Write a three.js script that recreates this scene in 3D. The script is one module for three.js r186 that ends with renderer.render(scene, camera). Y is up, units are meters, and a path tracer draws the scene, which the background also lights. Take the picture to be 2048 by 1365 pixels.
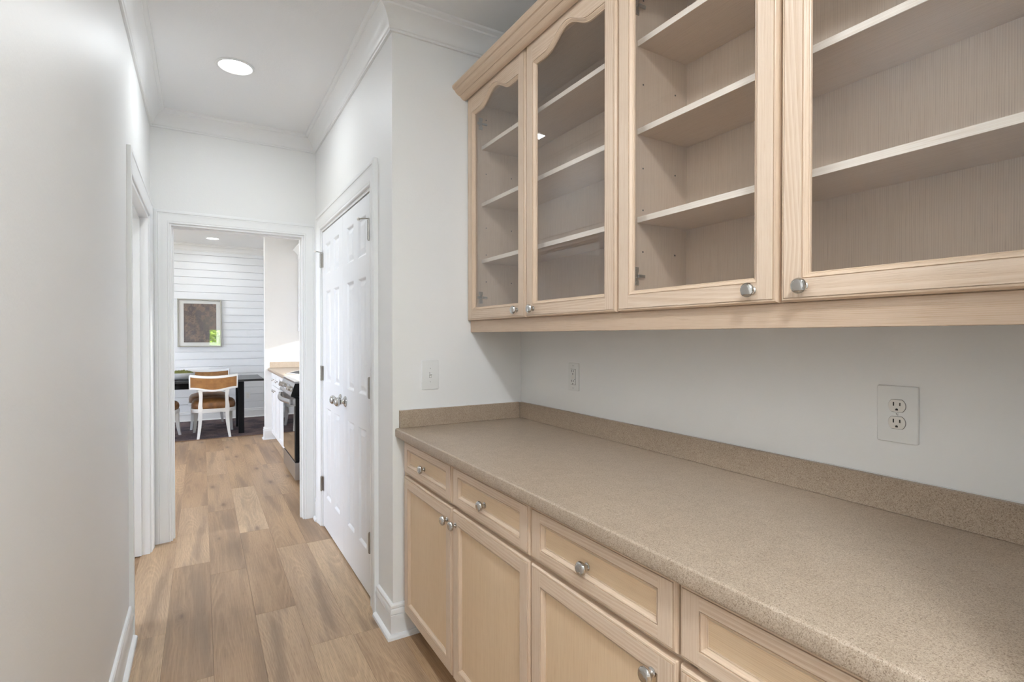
import * as THREE from 'three';
import { RoundedBoxGeometry } from 'three/addons/geometries/RoundedBoxGeometry.js';
import { mergeGeometries, toCreasedNormals, mergeVertices } from 'three/addons/utils/BufferGeometryUtils.js';
import { RectAreaLightUniformsLib } from 'three/addons/lights/RectAreaLightUniformsLib.js';

// ───────────────────────── camera, sky, sun, exposure ─────────────────────────
const scene = new THREE.Scene();
const EYE = 1.317;
const camera = new THREE.PerspectiveCamera(2 * Math.atan(682.5 / 1046) * 180 / Math.PI, 2048 / 1365, 0.05, 60);
camera.position.set(0, EYE, 0);
camera.rotation.order = 'YXZ';
camera.rotation.set(-0.52 * Math.PI / 180, -30.66 * Math.PI / 180, 0);
camera.updateMatrixWorld();
scene.add(camera);

const renderer = new THREE.WebGLRenderer({ antialias: true });
renderer.toneMapping = THREE.LinearToneMapping;
renderer.toneMappingExposure = 3.25;
renderer.shadowMap.enabled = true;
renderer.shadowMap.type = THREE.PCFSoftShadowMap;

scene.background = new THREE.Color(0.74, 0.83, 1.0);     // open daylight outside the windows
scene.backgroundIntensity = 3.5;
RectAreaLightUniformsLib.init();

const sun = new THREE.DirectionalLight(0xfff1dd, 42);
sun.position.set(0.6, 10, -4.5);
sun.target.position.set(0, 0, 3);
sun.castShadow = true;
sun.shadow.mapSize.set(2048, 2048);
Object.assign(sun.shadow.camera, { left: -9, right: 9, top: 12, bottom: -12, near: 0.5, far: 40 });
scene.add(sun, sun.target);

const HALL_LAMP = 25, KITCHEN_LAMP = 28;                 // radiance of the ceiling lamps
const WARM = new THREE.Color(0.935, 1.0, 1.05), COOL = new THREE.Color(0.94, 0.985, 1.045), DAY = new THREE.Color(0.86, 0.95, 1.12);

// ───────────────────────── main measures (metres) ─────────────────────────
const CEIL = 2.743;
const XL = -0.277;            // hall wall opposite the cabinets
const XC = 0.714;             // closet wall
const XB = 1.372;             // wall behind the cabinets
const ZN = -2.226;            // wall with the light switch
const ZF = -3.997, ZFK = -4.112;   // wall with the cased opening, hall face and kitchen face
const ZSHIP = -9.5;           // plank wall of the dining corner

// ───────────────────────── small helpers ─────────────────────────
let seed = 1234567;
function rnd() { seed = (seed * 1664525 + 1013904223) >>> 0; return seed / 4294967296; }
function R(a, b) { return a + (b - a) * rnd(); }
const taken = {};
function numbered(name) { const n = taken[name] = (taken[name] ?? -1) + 1; return n ? `${name}_${String(n).padStart(3, '0')}` : name; }
function tag(o, label, category, group, kind) {
  if (label) o.userData.label = label;
  if (category) o.userData.category = category;
  if (group) o.userData.group = group;
  if (kind) o.userData.kind = kind;
  return o;
}
function thing(name, label, category, pos = [0, 0, 0], turn = 0, group) {
  const o = new THREE.Group(); o.name = numbered(name);
  o.position.set(...pos); o.rotation.y = turn; scene.add(o);
  return tag(o, label, category, group);
}
function struct(name, geo, mat, label) {
  const o = geo ? new THREE.Mesh(geo, mat) : new THREE.Group();
  o.name = name; scene.add(o); o.userData.kind = 'structure';
  if (label) o.userData.label = label;
  return o;
}
function part(name, geo, mat, parent, pos, rot) {
  const o = geo ? new THREE.Mesh(geo, mat) : new THREE.Group();
  o.name = numbered(name);
  if (pos) o.position.set(...pos);
  if (rot) o.rotation.set(...rot);
  parent.add(o); return o;
}
function merged(list) { return mergeGeometries(list.map(g => { const n = g.index ? g.toNonIndexed() : g; for (const k of Object.keys(n.attributes)) if (!['position', 'normal', 'uv'].includes(k)) n.deleteAttribute(k); return n; })); }
// uv in metres from position, grain running along one axis
function woodUV(g, grain = 'y', o = null) {
  g = g.index ? g.toNonIndexed() : g;
  if (!g.attributes.normal) g.computeVertexNormals();
  const p = g.attributes.position, n = g.attributes.normal, uv = new Float32Array(p.count * 2);
  const ou = o ? o[0] : R(0, 7), ov = o ? o[1] : R(0, 7);
  for (let i = 0; i < p.count; i += 3) {
    const ax = Math.abs(n.getX(i) + n.getX(i + 1) + n.getX(i + 2)), ay = Math.abs(n.getY(i) + n.getY(i + 1) + n.getY(i + 2)), az = Math.abs(n.getZ(i) + n.getZ(i + 1) + n.getZ(i + 2));
    for (let k = i; k < i + 3; k++) {
      const x = p.getX(k), y = p.getY(k), z = p.getZ(k);
      let a, b;
      if (grain === 'y') { b = y; a = az >= ax ? x : z; if (ay > ax && ay > az) { a = x; b = z; } }
      else if (grain === 'x') { b = x; a = az >= ay ? y : z; if (ax > ay && ax > az) { a = y; b = z; } }
      else { b = z; a = ay >= ax ? x : y; if (az > ay && az > ax) { a = x; b = y; } }
      uv[2 * k] = a + ou; uv[2 * k + 1] = b + ov;
    }
  }
  g.setAttribute('uv', new THREE.BufferAttribute(uv, 2));
  return g;
}
function bx(w, h, d, x = 0, y = 0, z = 0) { const g = new THREE.BoxGeometry(w, h, d); g.translate(x, y, z); return g; }
function rbx(w, h, d, x = 0, y = 0, z = 0, r = 0.0015, s = 1) { const g = new RoundedBoxGeometry(w, h, d, s, Math.min(r, w / 2.01, h / 2.01, d / 2.01)); g.translate(x, y, z); return g; }
// box by limits
function lim(x0, x1, y0, y1, z0, z1, r = 0) { const w = Math.abs(x1 - x0), h = Math.abs(y1 - y0), d = Math.abs(z1 - z0), c = [(x0 + x1) / 2, (y0 + y1) / 2, (z0 + z1) / 2]; return r ? rbx(w, h, d, ...c, r) : bx(w, h, d, ...c); }
// sweep a profile [[o, d], ...] along a 2-D path with mitred corners; map(a, b, d) -> [x, y, z]; o is measured to the left of the path
function sweep(path, closed, profile, map, side = 1, crease = 0.6) {
  const n = path.length, off = [];
  for (let i = 0; i < n; i++) {
    const p = path[i], q = path[(i + 1) % n], m = path[(i - 1 + n) % n];
    let t1 = i > 0 || closed ? [p[0] - m[0], p[1] - m[1]] : null, t2 = i < n - 1 || closed ? [q[0] - p[0], q[1] - p[1]] : null;
    t1 = t1 ?? t2; t2 = t2 ?? t1;
    const l1 = Math.hypot(...t1), l2 = Math.hypot(...t2);
    const n1 = [-t1[1] / l1, t1[0] / l1], n2 = [-t2[1] / l2, t2[0] / l2];
    const s = 1 + n1[0] * n2[0] + n1[1] * n2[1];
    off.push([(n1[0] + n2[0]) / s * side, (n1[1] + n2[1]) / s * side]);
  }
  const pos = [], uv = [], segs = closed ? n : n - 1;
  let L = 0; const ou = R(0, 5), ov = R(0, 5);
  const cum = [0]; for (let k = 1; k < profile.length; k++) cum.push(cum[k - 1] + Math.hypot(profile[k][0] - profile[k - 1][0], profile[k][1] - profile[k - 1][1]));
  for (let i = 0; i < segs; i++) {
    const j = (i + 1) % n, A = path[i], B = path[j], len = Math.hypot(B[0] - A[0], B[1] - A[1]);
    for (let k = 0; k < profile.length - 1; k++) {
      const c = [[i, k], [j, k], [j, k + 1], [i, k + 1]].map(([e, f]) => map(path[e][0] + off[e][0] * profile[f][0], path[e][1] + off[e][1] * profile[f][0], profile[f][1]));
      const u = [[cum[k], L], [cum[k], L + len], [cum[k + 1], L + len], [cum[k + 1], L]];
      for (const e of [0, 1, 2, 0, 2, 3]) { pos.push(...c[e]); uv.push(u[e][0] + ou, u[e][1] + ov); }
    }
    L += len;
  }
  // end caps of an open sweep
  if (!closed) for (const [e, flip] of [[0, 1], [n - 1, 0]]) {
    const pts = profile.map(f => map(path[e][0] + off[e][0] * f[0], path[e][1] + off[e][1] * f[0], f[1]));
    const tris = THREE.ShapeUtils.triangulateShape(profile.map(f => new THREE.Vector2(f[0], f[1])), []);
    for (const t of tris) for (const k of flip ? t : [t[2], t[1], t[0]]) { pos.push(...pts[k]); uv.push(profile[k][0] + ou, profile[k][1] + ov); }
  }
  let g = new THREE.BufferGeometry();
  g.setAttribute('position', new THREE.Float32BufferAttribute(pos, 3));
  g.setAttribute('uv', new THREE.Float32BufferAttribute(uv, 2));
  g.computeVertexNormals();
  return toCreasedNormals(g, crease);
}
const flatZ = (a, b, d) => [a, b, d];
function lathe(pts, seg = 24, axis = 'z') { const g = new THREE.LatheGeometry(pts.map(p => new THREE.Vector2(p[0], p[1])), seg); if (axis === 'z') g.rotateX(Math.PI / 2); return toCreasedNormals(g.toNonIndexed(), 0.7); }
function tubeGeo(pts, r, seg = 16, rad = 8, closed = false) { return new THREE.TubeGeometry(new THREE.CatmullRomCurve3(pts.map(p => new THREE.Vector3(...p)), closed), seg, r, rad, closed); }
function clampN(v, a, b) { return v < a ? a : v > b ? b : v; }
const mix = (a, b, t) => a + (b - a) * t, sm = (a, b, x) => { const t = clampN((x - a) / (b - a), 0, 1); return t * t * (3 - 2 * t); };

// ───────────────────────── noise and textures ─────────────────────────
function hash(x, y, s) { let h = (x * 374761393 + y * 668265263 + s * 2147483647) | 0; h = Math.imul(h ^ (h >>> 13), 1274126177); h ^= h >>> 16; return (h >>> 0) / 4294967296; }
function vn(x, y, s = 0) {
  const xi = Math.floor(x), yi = Math.floor(y), fx = x - xi, fy = y - yi, u = fx * fx * (3 - 2 * fx), v = fy * fy * (3 - 2 * fy);
  return mix(mix(hash(xi, yi, s), hash(xi + 1, yi, s), u), mix(hash(xi, yi + 1, s), hash(xi + 1, yi + 1, s), u), v);
}
function fbm(x, y, s, o = 4) { let a = 0.5, t = 0, n = 0; for (let i = 0; i < o; i++) { t += a * vn(x, y, s + i * 17); n += a; a *= 0.5; x *= 2.03; y *= 2.03; } return t / n; }
function tex(w, h, f, metresU, metresV, { mirror = true, color = true } = {}) {
  const d = new Uint8Array(w * h * 4);
  for (let j = 0; j < h; j++) for (let i = 0; i < w; i++) {
    const c = f(i, j), k = (j * w + i) * 4;
    d[k] = clampN(c[0], 0, 255); d[k + 1] = clampN(c[1], 0, 255); d[k + 2] = clampN(c[2], 0, 255); d[k + 3] = 255;
  }
  const t = new THREE.DataTexture(d, w, h, THREE.RGBAFormat);
  t.magFilter = THREE.LinearFilter; t.minFilter = THREE.LinearMipmapLinearFilter; t.generateMipmaps = true;
  t.wrapS = t.wrapT = mirror ? THREE.MirroredRepeatWrapping : THREE.RepeatWrapping;
  if (color) t.colorSpace = THREE.SRGBColorSpace;
  t.repeat.set(1 / metresU, 1 / metresV); t.needsUpdate = true;
  return t;
}
const C3 = (a, b, t) => [mix(a[0], b[0], t), mix(a[1], b[1], t), mix(a[2], b[2], t)];
// pickled oak: light ground, darker early wood, short pores along the grain
function oak({ w, h, mu, mv, light, dark, ring, flat, contrast, pore, s }) {
  return tex(w, h, (i, j) => {
    const x = i / w * mu, y = j / h * mv;
    const wob = (fbm(x * 7, y * 0.9, s, 2) - 0.5);
    let t;
    if (flat) {
      const cx = mu * (0.5 + 0.16 * Math.sin(y * 1.7 + s)), dx = x - cx + wob * 0.012, zz = 0.016 + 0.022 * vn(0.5, y * 1.2, s + 3);
      const r = Math.hypot(dx, zz) + wob * 0.008 + 0.0012 * (vn(x * 60, y * 4, s + 6) - 0.5);
      t = r / ring;
    } else t = (x + wob * 0.012 + 0.004 * fbm(x * 40, y * 2, s + 5, 2)) / ring;
    const fr = t - Math.floor(t), band = sm(0.0, 0.65, fr) * (1 - sm(0.86, 1.0, fr));
    const amp = 0.35 + 0.65 * vn(Math.floor(t) * 1.7, y * 0.8, s + 9);
    const p = Math.pow(vn(x * 1500, y * 26, s + 20), 3.2) * (0.35 + 0.65 * band);
    const fine = vn(x * 900, y * 9, s + 30) - 0.5;
    const k = clampN(band * amp * contrast + p * pore + fine * 0.13 + (fbm(x * 5, y * 1.2, s + 40, 2) - 0.5) * 0.25, 0, 1.15);
    return C3(light, dark, k);
  }, mu, mv);
}
const T = {};
T.oakFrame = oak({ w: 512, h: 1024, mu: 0.26, mv: 1.3, light: [229, 208, 187], dark: [196, 163, 131], ring: 0.0085, flat: true, contrast: 0.40, pore: 0.50, s: 3 });
T.oakRift = oak({ w: 512, h: 1024, mu: 0.26, mv: 1.3, light: [228, 207, 186], dark: [198, 167, 136], ring: 0.0036, flat: false, contrast: 0.28, pore: 0.50, s: 11 });
T.oakPanel = oak({ w: 512, h: 768, mu: 0.30, mv: 1.2, light: [234, 208, 175], dark: [204, 169, 130], ring: 0.0031, flat: false, contrast: 0.26, pore: 0.48, s: 23 });
T.oakInside = oak({ w: 512, h: 768, mu: 0.34, mv: 1.2, light: [213, 193, 172], dark: [179, 154, 131], ring: 0.0040, flat: false, contrast: 0.3, pore: 0.5, s: 37 });
T.edgeBand = oak({ w: 256, h: 512, mu: 0.3, mv: 1.2, light: [248, 239, 228], dark: [226, 209, 190], ring: 0.003, flat: false, contrast: 0.5, pore: 0.5, s: 51 });
T.counter = tex(1400, 1400, (i, j) => {
  const x = i / 1400 * 0.5, y = j / 1400 * 0.5;
  const a = vn(x * 1050, y * 1050, 1), b = vn(x * 800 + 9, y * 800, 2), c = vn(x * 640, y * 640, 5), m = fbm(x * 40, y * 40, 8, 2);
  let col = C3([186, 168, 149], [175, 157, 138], m);
  col = C3(col, [92, 74, 58], sm(0.62, 0.9, a) * 0.55);
  col = C3(col, [216, 202, 182], sm(0.66, 0.92, b) * 0.5);
  col = C3(col, [128, 106, 84], sm(0.58, 0.9, c) * 0.42);
  return col;
}, 0.5, 0.5);
T.bump = tex(512, 512, (i, j) => { const v = 255 * (0.5 * fbm(i / 14, j / 14, 3, 3) + 0.5 * fbm(i / 5, j / 5, 7, 2)); return [v, v, v]; }, 0.5, 0.5, { color: false });
T.woodBump = tex(512, 512, (i, j) => { const x = i / 512 * 0.25, y = j / 512; const v = 255 * (1 - Math.pow(vn(x * 1500, y * 26, 20), 3.2)); return [v, v, v]; }, 0.25, 1.0, { color: false });
T.rug = tex(512, 512, (i, j) => {
  const x = i / 512, y = j / 512, m = fbm(x * 9, y * 9, 5, 4), l = vn(x * 60, y * 300, 9), q = vn(x * 300, y * 60, 12);
  let c = C3([112, 92, 90], [66, 56, 62], sm(0.3, 0.7, m));
  c = C3(c, [150, 132, 124], sm(0.6, 0.95, l) * 0.4); return C3(c, [52, 44, 48], sm(0.6, 0.95, q) * 0.4);
}, 1.3, 1.3);
T.cane = tex(256, 256, (i, j) => { const a = 0.5 + 0.5 * Math.sin(i / 256 * Math.PI * 64), b = 0.5 + 0.5 * Math.sin(j / 256 * Math.PI * 64), m = fbm(i / 40, j / 40, 5, 3); return C3([170, 122, 70], [116, 78, 40], clampN(0.25 * a + 0.25 * b + 0.6 * m - 0.05, 0, 1)); }, 0.25, 0.25);
T.leather = tex(256, 256, (i, j) => { const m = fbm(i / 30, j / 30, 15, 4); return C3([150, 103, 58], [92, 60, 32], m); }, 0.4, 0.4);
T.steel = tex(64, 512, (i, j) => { const v = 180 + 34 * (vn(i / 20, j * 1.3, 3) - 0.5); return [v, v, v + 1]; }, 0.3, 0.1);
T.art = tex(240, 300, (i, j) => {
  const x = i / 240, y = j / 300, m = fbm(x * 7, y * 8, 61, 5), n = fbm(x * 16, y * 19, 71, 3);
  let c = C3([128, 106, 92], [84, 70, 66], sm(0.35, 0.68, m));
  c = C3(c, [58, 48, 46], sm(0.6, 0.78, n) * 0.5); c = C3(c, [52, 43, 41], sm(0.58, 0.74, fbm(x * 42, y * 50, 81, 3)) * 0.6); c = C3(c, [150, 128, 112], sm(0.62, 0.8, fbm(x * 30 + 5, y * 36, 91, 3)) * 0.35);
  const ring = Math.abs(Math.hypot((x - 0.22) * 1.2, (y - 0.86)) - 0.075); c = C3(c, [54, 44, 42], (1 - sm(0.012, 0.03, ring)) * 0.55);
  for (const q of [0.72, 0.66, 0.61, 0.56]) c = C3(c, [58, 47, 44], (1 - sm(0.008, 0.02, Math.abs(y - q + 0.02 * Math.sin(x * 30)))) * (x > 0.14 && x < 0.3 ? 0.55 : 0) );
  for (const q of [0.8, 0.76, 0.7]) c = C3(c, [62, 52, 48], (1 - sm(0.006, 0.018, Math.abs(y - q))) * (x > 0.36 && x < 0.52 ? 0.45 : 0));
  const roof = Math.abs((y - 0.62) + 1.15 * Math.abs(x - 0.24)); c = C3(c, [150, 130, 116], (1 - sm(0.015, 0.04, roof)) * (y > 0.38 && y < 0.64 ? 0.35 : 0));
  return C3(c, [112, 98, 84], (x > 0.58 && y < 0.66 && y > 0.3 ? 0.4 : 0));
}, 1, 1);
// floor planks: long warm-grey oak boards, each texture one whole board with its own cathedral grain and knots
function plankTex(k) {
  const W = 224, H = 1500, mu = 0.178, mv = 1.19, s = 100 + k * 31;
  const knots = []; const nk = [1, 0, 1, 0, 1, 0, 2][k];
  for (let q = 0; q < nk; q++) knots.push([0.03 + 0.12 * hash(k, q, 5), mv * hash(k, q, 6), 0.007 + 0.011 * hash(k, q, 7)]);
  const base = [[203, 171, 136], [188, 156, 122], [210, 181, 147], [196, 164, 129], [180, 149, 117], [206, 176, 143], [193, 162, 129]][k];
  const dk = base.map((v, i) => v * [0.73, 0.70, 0.68][i]);
  return tex(W, H, (i, j) => {
    const x = i / W * mu, y = j / H * mv;
    const wob = fbm(x * 10, y * 2.2, s, 3) - 0.5;
    let dx = x - mu * (0.5 + 0.3 * Math.sin(y * 1.6 + k)) + wob * 0.05, zz = 0.02 + 0.085 * fbm(0.3, y * 1.5, s + 2, 2);
    let r = Math.hypot(dx * (k % 2 ? 1 : 0.7), zz), kd = 0;
    for (const [kx, ky, kr] of knots) { const d2 = ((x - kx) ** 2 + ((y - ky) / 3.2) ** 2) / (kr * kr) * (0.6 + 0.8 * fbm(x * 60, y * 20, s + 3, 2)); r += 0.03 * Math.exp(-d2 / 6); kd += Math.exp(-d2 * 1.2) * 0.62 + 0.24 * Math.exp(-d2 / 6); }
    const t = r / 0.0075, fr = t - Math.floor(t), band = sm(0, 0.6, fr) * (1 - sm(0.85, 1, fr));
    const fine = 0.6 * (vn(x * 900, y * 14, s + 7) - 0.5) + 0.9 * (vn(x * 380, y * 5, s + 17) - 0.5), cloud = fbm(x * 13, y * 1.5, s + 8, 4) - 0.5, smoke = sm(0.54, 0.80, fbm(x * 17 + 3, y * 1.5, s + 12, 4));
    const q = clampN(0.12 + band * 0.22 * (0.3 + 0.9 * vn(x * 14, y * 1.1, s + 5)) + fine * 0.24 + cloud * 0.75, 0, 1);
    let c = C3(base, dk, q); c = C3(c, [116, 97, 80], smoke * 0.34); c = C3(c, [120, 92, 68], Math.pow(vn(x * 1100, y * 22, s + 19), 4) * 0.45);
    return C3(c, [84, 66, 54], clampN(kd, 0, 1) * 0.62);
  }, mu, mv);
}
const plankTextures = [0, 1, 2, 3, 4, 5, 6].map(plankTex);

// ───────────────────────── materials ─────────────────────────
const std = (o) => new THREE.MeshStandardMaterial({ side: THREE.DoubleSide, ...o });
const phy = (o) => new THREE.MeshPhysicalMaterial({ side: THREE.DoubleSide, ...o });
const M = {
  wall: std({ color: new THREE.Color().setRGB(0.885, 0.88, 0.865), roughness: 0.5, bumpMap: T.bump, bumpScale: 0.0003 }),
  ceiling: std({ color: new THREE.Color().setRGB(0.91, 0.91, 0.91), roughness: 0.85, bumpMap: T.bump, bumpScale: 0.0005 }),
  trim: std({ color: new THREE.Color().setRGB(0.88, 0.88, 0.875), roughness: 0.32 }),
  door: std({ color: new THREE.Color().setRGB(0.87, 0.875, 0.885), roughness: 0.36 }),
  shiplap: std({ color: new THREE.Color().setRGB(0.82, 0.83, 0.84), roughness: 0.4 }),
  kitchenWhite: std({ color: new THREE.Color().setRGB(0.83, 0.835, 0.84), roughness: 0.35 }),
  oakFrame: std({ map: T.oakFrame, roughness: 0.36, bumpMap: T.woodBump, bumpScale: 0.00025 }),
  oakRift: std({ map: T.oakRift, roughness: 0.36, bumpMap: T.woodBump, bumpScale: 0.00025 }),
  oakPanel: std({ map: T.oakPanel, roughness: 0.42, bumpMap: T.woodBump, bumpScale: 0.0002 }),
  oakMould: std({ map: T.oakRift, color: new THREE.Color().setRGB(0.96, 0.93, 0.89), roughness: 0.33, bumpMap: T.woodBump, bumpScale: 0.0002 }),
  oakInside: std({ map: T.oakInside, roughness: 0.55 }),
  oakRailShaded: std({ map: T.oakRift, color: new THREE.Color().setRGB(0.84, 0.80, 0.76), roughness: 0.4, bumpMap: T.woodBump, bumpScale: 0.0002 }),  // tint darkened to put in the shade under the cabinet doors
  shelfEdge: std({ map: T.edgeBand, roughness: 0.5 }),
  counter: std({ map: T.counter, roughness: 0.42 }),
  glass: phy({ color: 0xffffff, transmission: 1, thickness: 0, roughness: 0.0, ior: 1.5 }),
  nickel: std({ color: new THREE.Color().setRGB(0.56, 0.55, 0.53), metalness: 1, roughness: 0.14 }),
  nickelDark: std({ color: new THREE.Color().setRGB(0.42, 0.40, 0.37), metalness: 1, roughness: 0.32 }),
  hingeSteel: std({ color: new THREE.Color().setRGB(0.5, 0.49, 0.46), metalness: 1, roughness: 0.35 }),
  plate: std({ color: new THREE.Color().setRGB(0.84, 0.84, 0.82), roughness: 0.3 }),
  ivory: std({ color: new THREE.Color().setRGB(0.82, 0.79, 0.74), roughness: 0.3 }),
  slot: std({ color: new THREE.Color().setRGB(0.02, 0.017, 0.015), roughness: 0.6 }),
  dark: std({ color: new THREE.Color().setRGB(0.03, 0.025, 0.02), roughness: 0.8 }),
  black: phy({ color: new THREE.Color().setRGB(0.008, 0.008, 0.009), roughness: 0.4, specularIntensity: 0.4 }),
  tableBlack: phy({ color: new THREE.Color().setRGB(0.009, 0.009, 0.011), roughness: 0.45, specularIntensity: 0.35 }),
  tableTop: phy({ color: new THREE.Color().setRGB(0.012, 0.012, 0.014), roughness: 0.3 }),
  blackGlass: phy({ color: new THREE.Color().setRGB(0.008, 0.008, 0.009), roughness: 0.03, clearcoat: 1, clearcoatRoughness: 0.02 }),
  steel: std({ map: T.steel, metalness: 1, roughness: 0.28 }),
  cane: std({ map: T.cane, roughness: 0.7 }),
  leather: std({ map: T.leather, roughness: 0.45 }),
  chairWhite: std({ color: new THREE.Color().setRGB(0.74, 0.74, 0.73), roughness: 0.4 }),
  bowl: std({ color: new THREE.Color().setRGB(0.50, 0.51, 0.52), roughness: 0.75, bumpMap: T.bump, bumpScale: 0.002 }),
  moss: std({ color: new THREE.Color().setRGB(0.19, 0.20, 0.06), roughness: 1 }),
  rug: std({ map: T.rug, roughness: 1 }),
  rugEdge: std({ color: new THREE.Color().setRGB(0.23, 0.14, 0.09), roughness: 1 }),
  frameGrey: std({ color: new THREE.Color().setRGB(0.42, 0.40, 0.35), roughness: 0.5 }),
  mat: std({ color: new THREE.Color().setRGB(0.72, 0.71, 0.68), roughness: 0.9 }),
  art: std({ map: T.art, roughness: 0.9 }),
  paper: std({ color: new THREE.Color().setRGB(0.72, 0.73, 0.75), roughness: 0.6 }),
  lens: std({ color: 0xffffff, emissive: 0xffffff, emissiveIntensity: 1.6, roughness: 0.5 }),
  lampTrim: std({ color: new THREE.Color().setRGB(0.82, 0.82, 0.81), roughness: 0.4 }),
  subfloor: std({ map: plankTextures[3], roughness: 0.55 }),
  leaf: phy({ color: new THREE.Color().setRGB(0.34, 0.58, 0.07), roughness: 0.7, transmission: 0.35, thickness: 0 }),
  lawn: std({ color: new THREE.Color().setRGB(0.075, 0.08, 0.06), roughness: 1 }),
};
const plankMats = [];
for (let k = 0; k < 7; k++) plankMats.push(std({ map: plankTextures[k], roughness: 0.42 }));

// ───────────────────────── room shell ─────────────────────────
const wallGeo = (list) => woodUV(merged(list), 'y', [0, 0]);
// hall wall opposite the cabinets, with the doorway to the side room
const DZ0 = -2.890, DZ1 = -3.845, DH = 2.045;
struct('wall_left', wallGeo([lim(XL - 0.115, XL, 0, CEIL, DZ0, 3.4), lim(XL - 0.115, XL, DH, CEIL, DZ1, DZ0), lim(XL - 0.115, XL, 0, CEIL, ZF, DZ1)]), M.wall, 'white painted hall wall opposite the oak cabinets');
// closet wall with the double-door opening
const CZ0 = -2.549, CZ1 = -3.782, CH = 2.047;
struct('wall_right', wallGeo([lim(XC, XC + 0.115, 0, CEIL, CZ0, ZN), lim(XC, XC + 0.115, CH, CEIL, CZ1, CZ0), lim(XC, XC + 0.115, 0, CEIL, ZF, CZ1)]), M.wall, 'white painted hall wall around the closet doors');
struct('wall_niche_side', wallGeo([lim(XC + 0.115, XB, 0, CEIL, ZN - 0.115, ZN)]), M.wall, 'white painted wall with the light switch');
struct('wall_niche_back', wallGeo([lim(XB, XB + 0.115, 0, CEIL, ZFK, 3.4)]), M.wall, 'white painted wall behind the oak cabinets');
struct('wall_niche_end', wallGeo([lim(XC, XB, 0, CEIL, -0.12, 0.0), lim(XC, XC + 0.115, 0, CEIL, 0, 3.4)]), M.wall, 'white painted wall closing the cabinet niche');
// wall with the cased opening
const OX0 = -0.174, OX1 = 0.628, OH = 2.035;
struct('wall_back', wallGeo([lim(XL - 0.115, OX0, 0, CEIL, ZFK, ZF), lim(OX0, OX1, OH, CEIL, ZFK, ZF), lim(OX1, XB + 0.115, 0, CEIL, ZFK, ZF), lim(-3.3, XL - 0.115, 0, CEIL, ZFK, ZF)]), M.wall, 'white painted wall with the cased opening to the kitchen');
// wall behind the viewpoint, with a window that looks onto the garden
struct('wall_front', wallGeo([lim(XL - 0.115, 0.20, 0, CEIL, 3.4, 3.52), lim(0.20, 0.70, 0, 0.8, 3.4, 3.52), lim(0.20, 0.70, 1.6, CEIL, 3.4, 3.52), lim(0.70, XB + 0.115, 0, CEIL, 3.4, 3.52)]), M.wall);
// side room
struct('wall_side_room', wallGeo([lim(-2.6, XL - 0.115, 0, CEIL, -1.72, -1.6), lim(-2.6, -2.48, 0, 0.6, ZF, -1.72), lim(-2.6, -2.48, 2.2, CEIL, ZF, -1.72), lim(-2.6, -2.48, 0.6, 2.2, ZF, -3.6), lim(-2.6, -2.48, 0.6, 2.2, -2.0, -1.72)]), M.wall);
// kitchen and dining corner
struct('wall_kitchen_unseen_window', wallGeo([lim(-3.42, -3.3, 0, CEIL, -5.0, ZF), lim(-3.42, -3.3, 0, 0.5, -8.4, -5.0), lim(-3.42, -3.3, 2.3, CEIL, -8.4, -5.0), lim(-3.42, -3.3, 0, CEIL, ZSHIP - 0.13, -8.4)]), M.wall);
struct('wall_kitchen_right', wallGeo([lim(1.40, 1.515, 0, CEIL, ZSHIP - 0.13, ZFK)]), M.wall);
const ZP = -7.33;
struct('wall_pier', wallGeo([lim(0.69, 1.40, 0, CEIL, ZP - 0.12, ZP)]), M.wall, 'white end wall of the kitchen cabinet run');
struct('ceiling', wallGeo([lim(-3.45, 1.6, CEIL, CEIL + 0.12, ZSHIP - 0.2, 3.6)]).rotateX(0), M.ceiling, 'smooth white ceiling');

// plank-clad wall of the dining corner
const ship = struct('wall_far', wallGeo([lim(-3.42, 1.515, 0, CEIL, ZSHIP - 0.14, ZSHIP - 0.016)]), M.shiplap, 'white wall of horizontal boards in the dining corner');
{
  const pitch = 0.1163;
  for (let y = 2.584 + pitch; y > 0.1; y -= pitch) part('board', lim(-3.3, 1.4, y - pitch + 0.0029, y - 0.0029, ZSHIP - 0.016, ZSHIP, 0.001), M.shiplap, ship);
}

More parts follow.
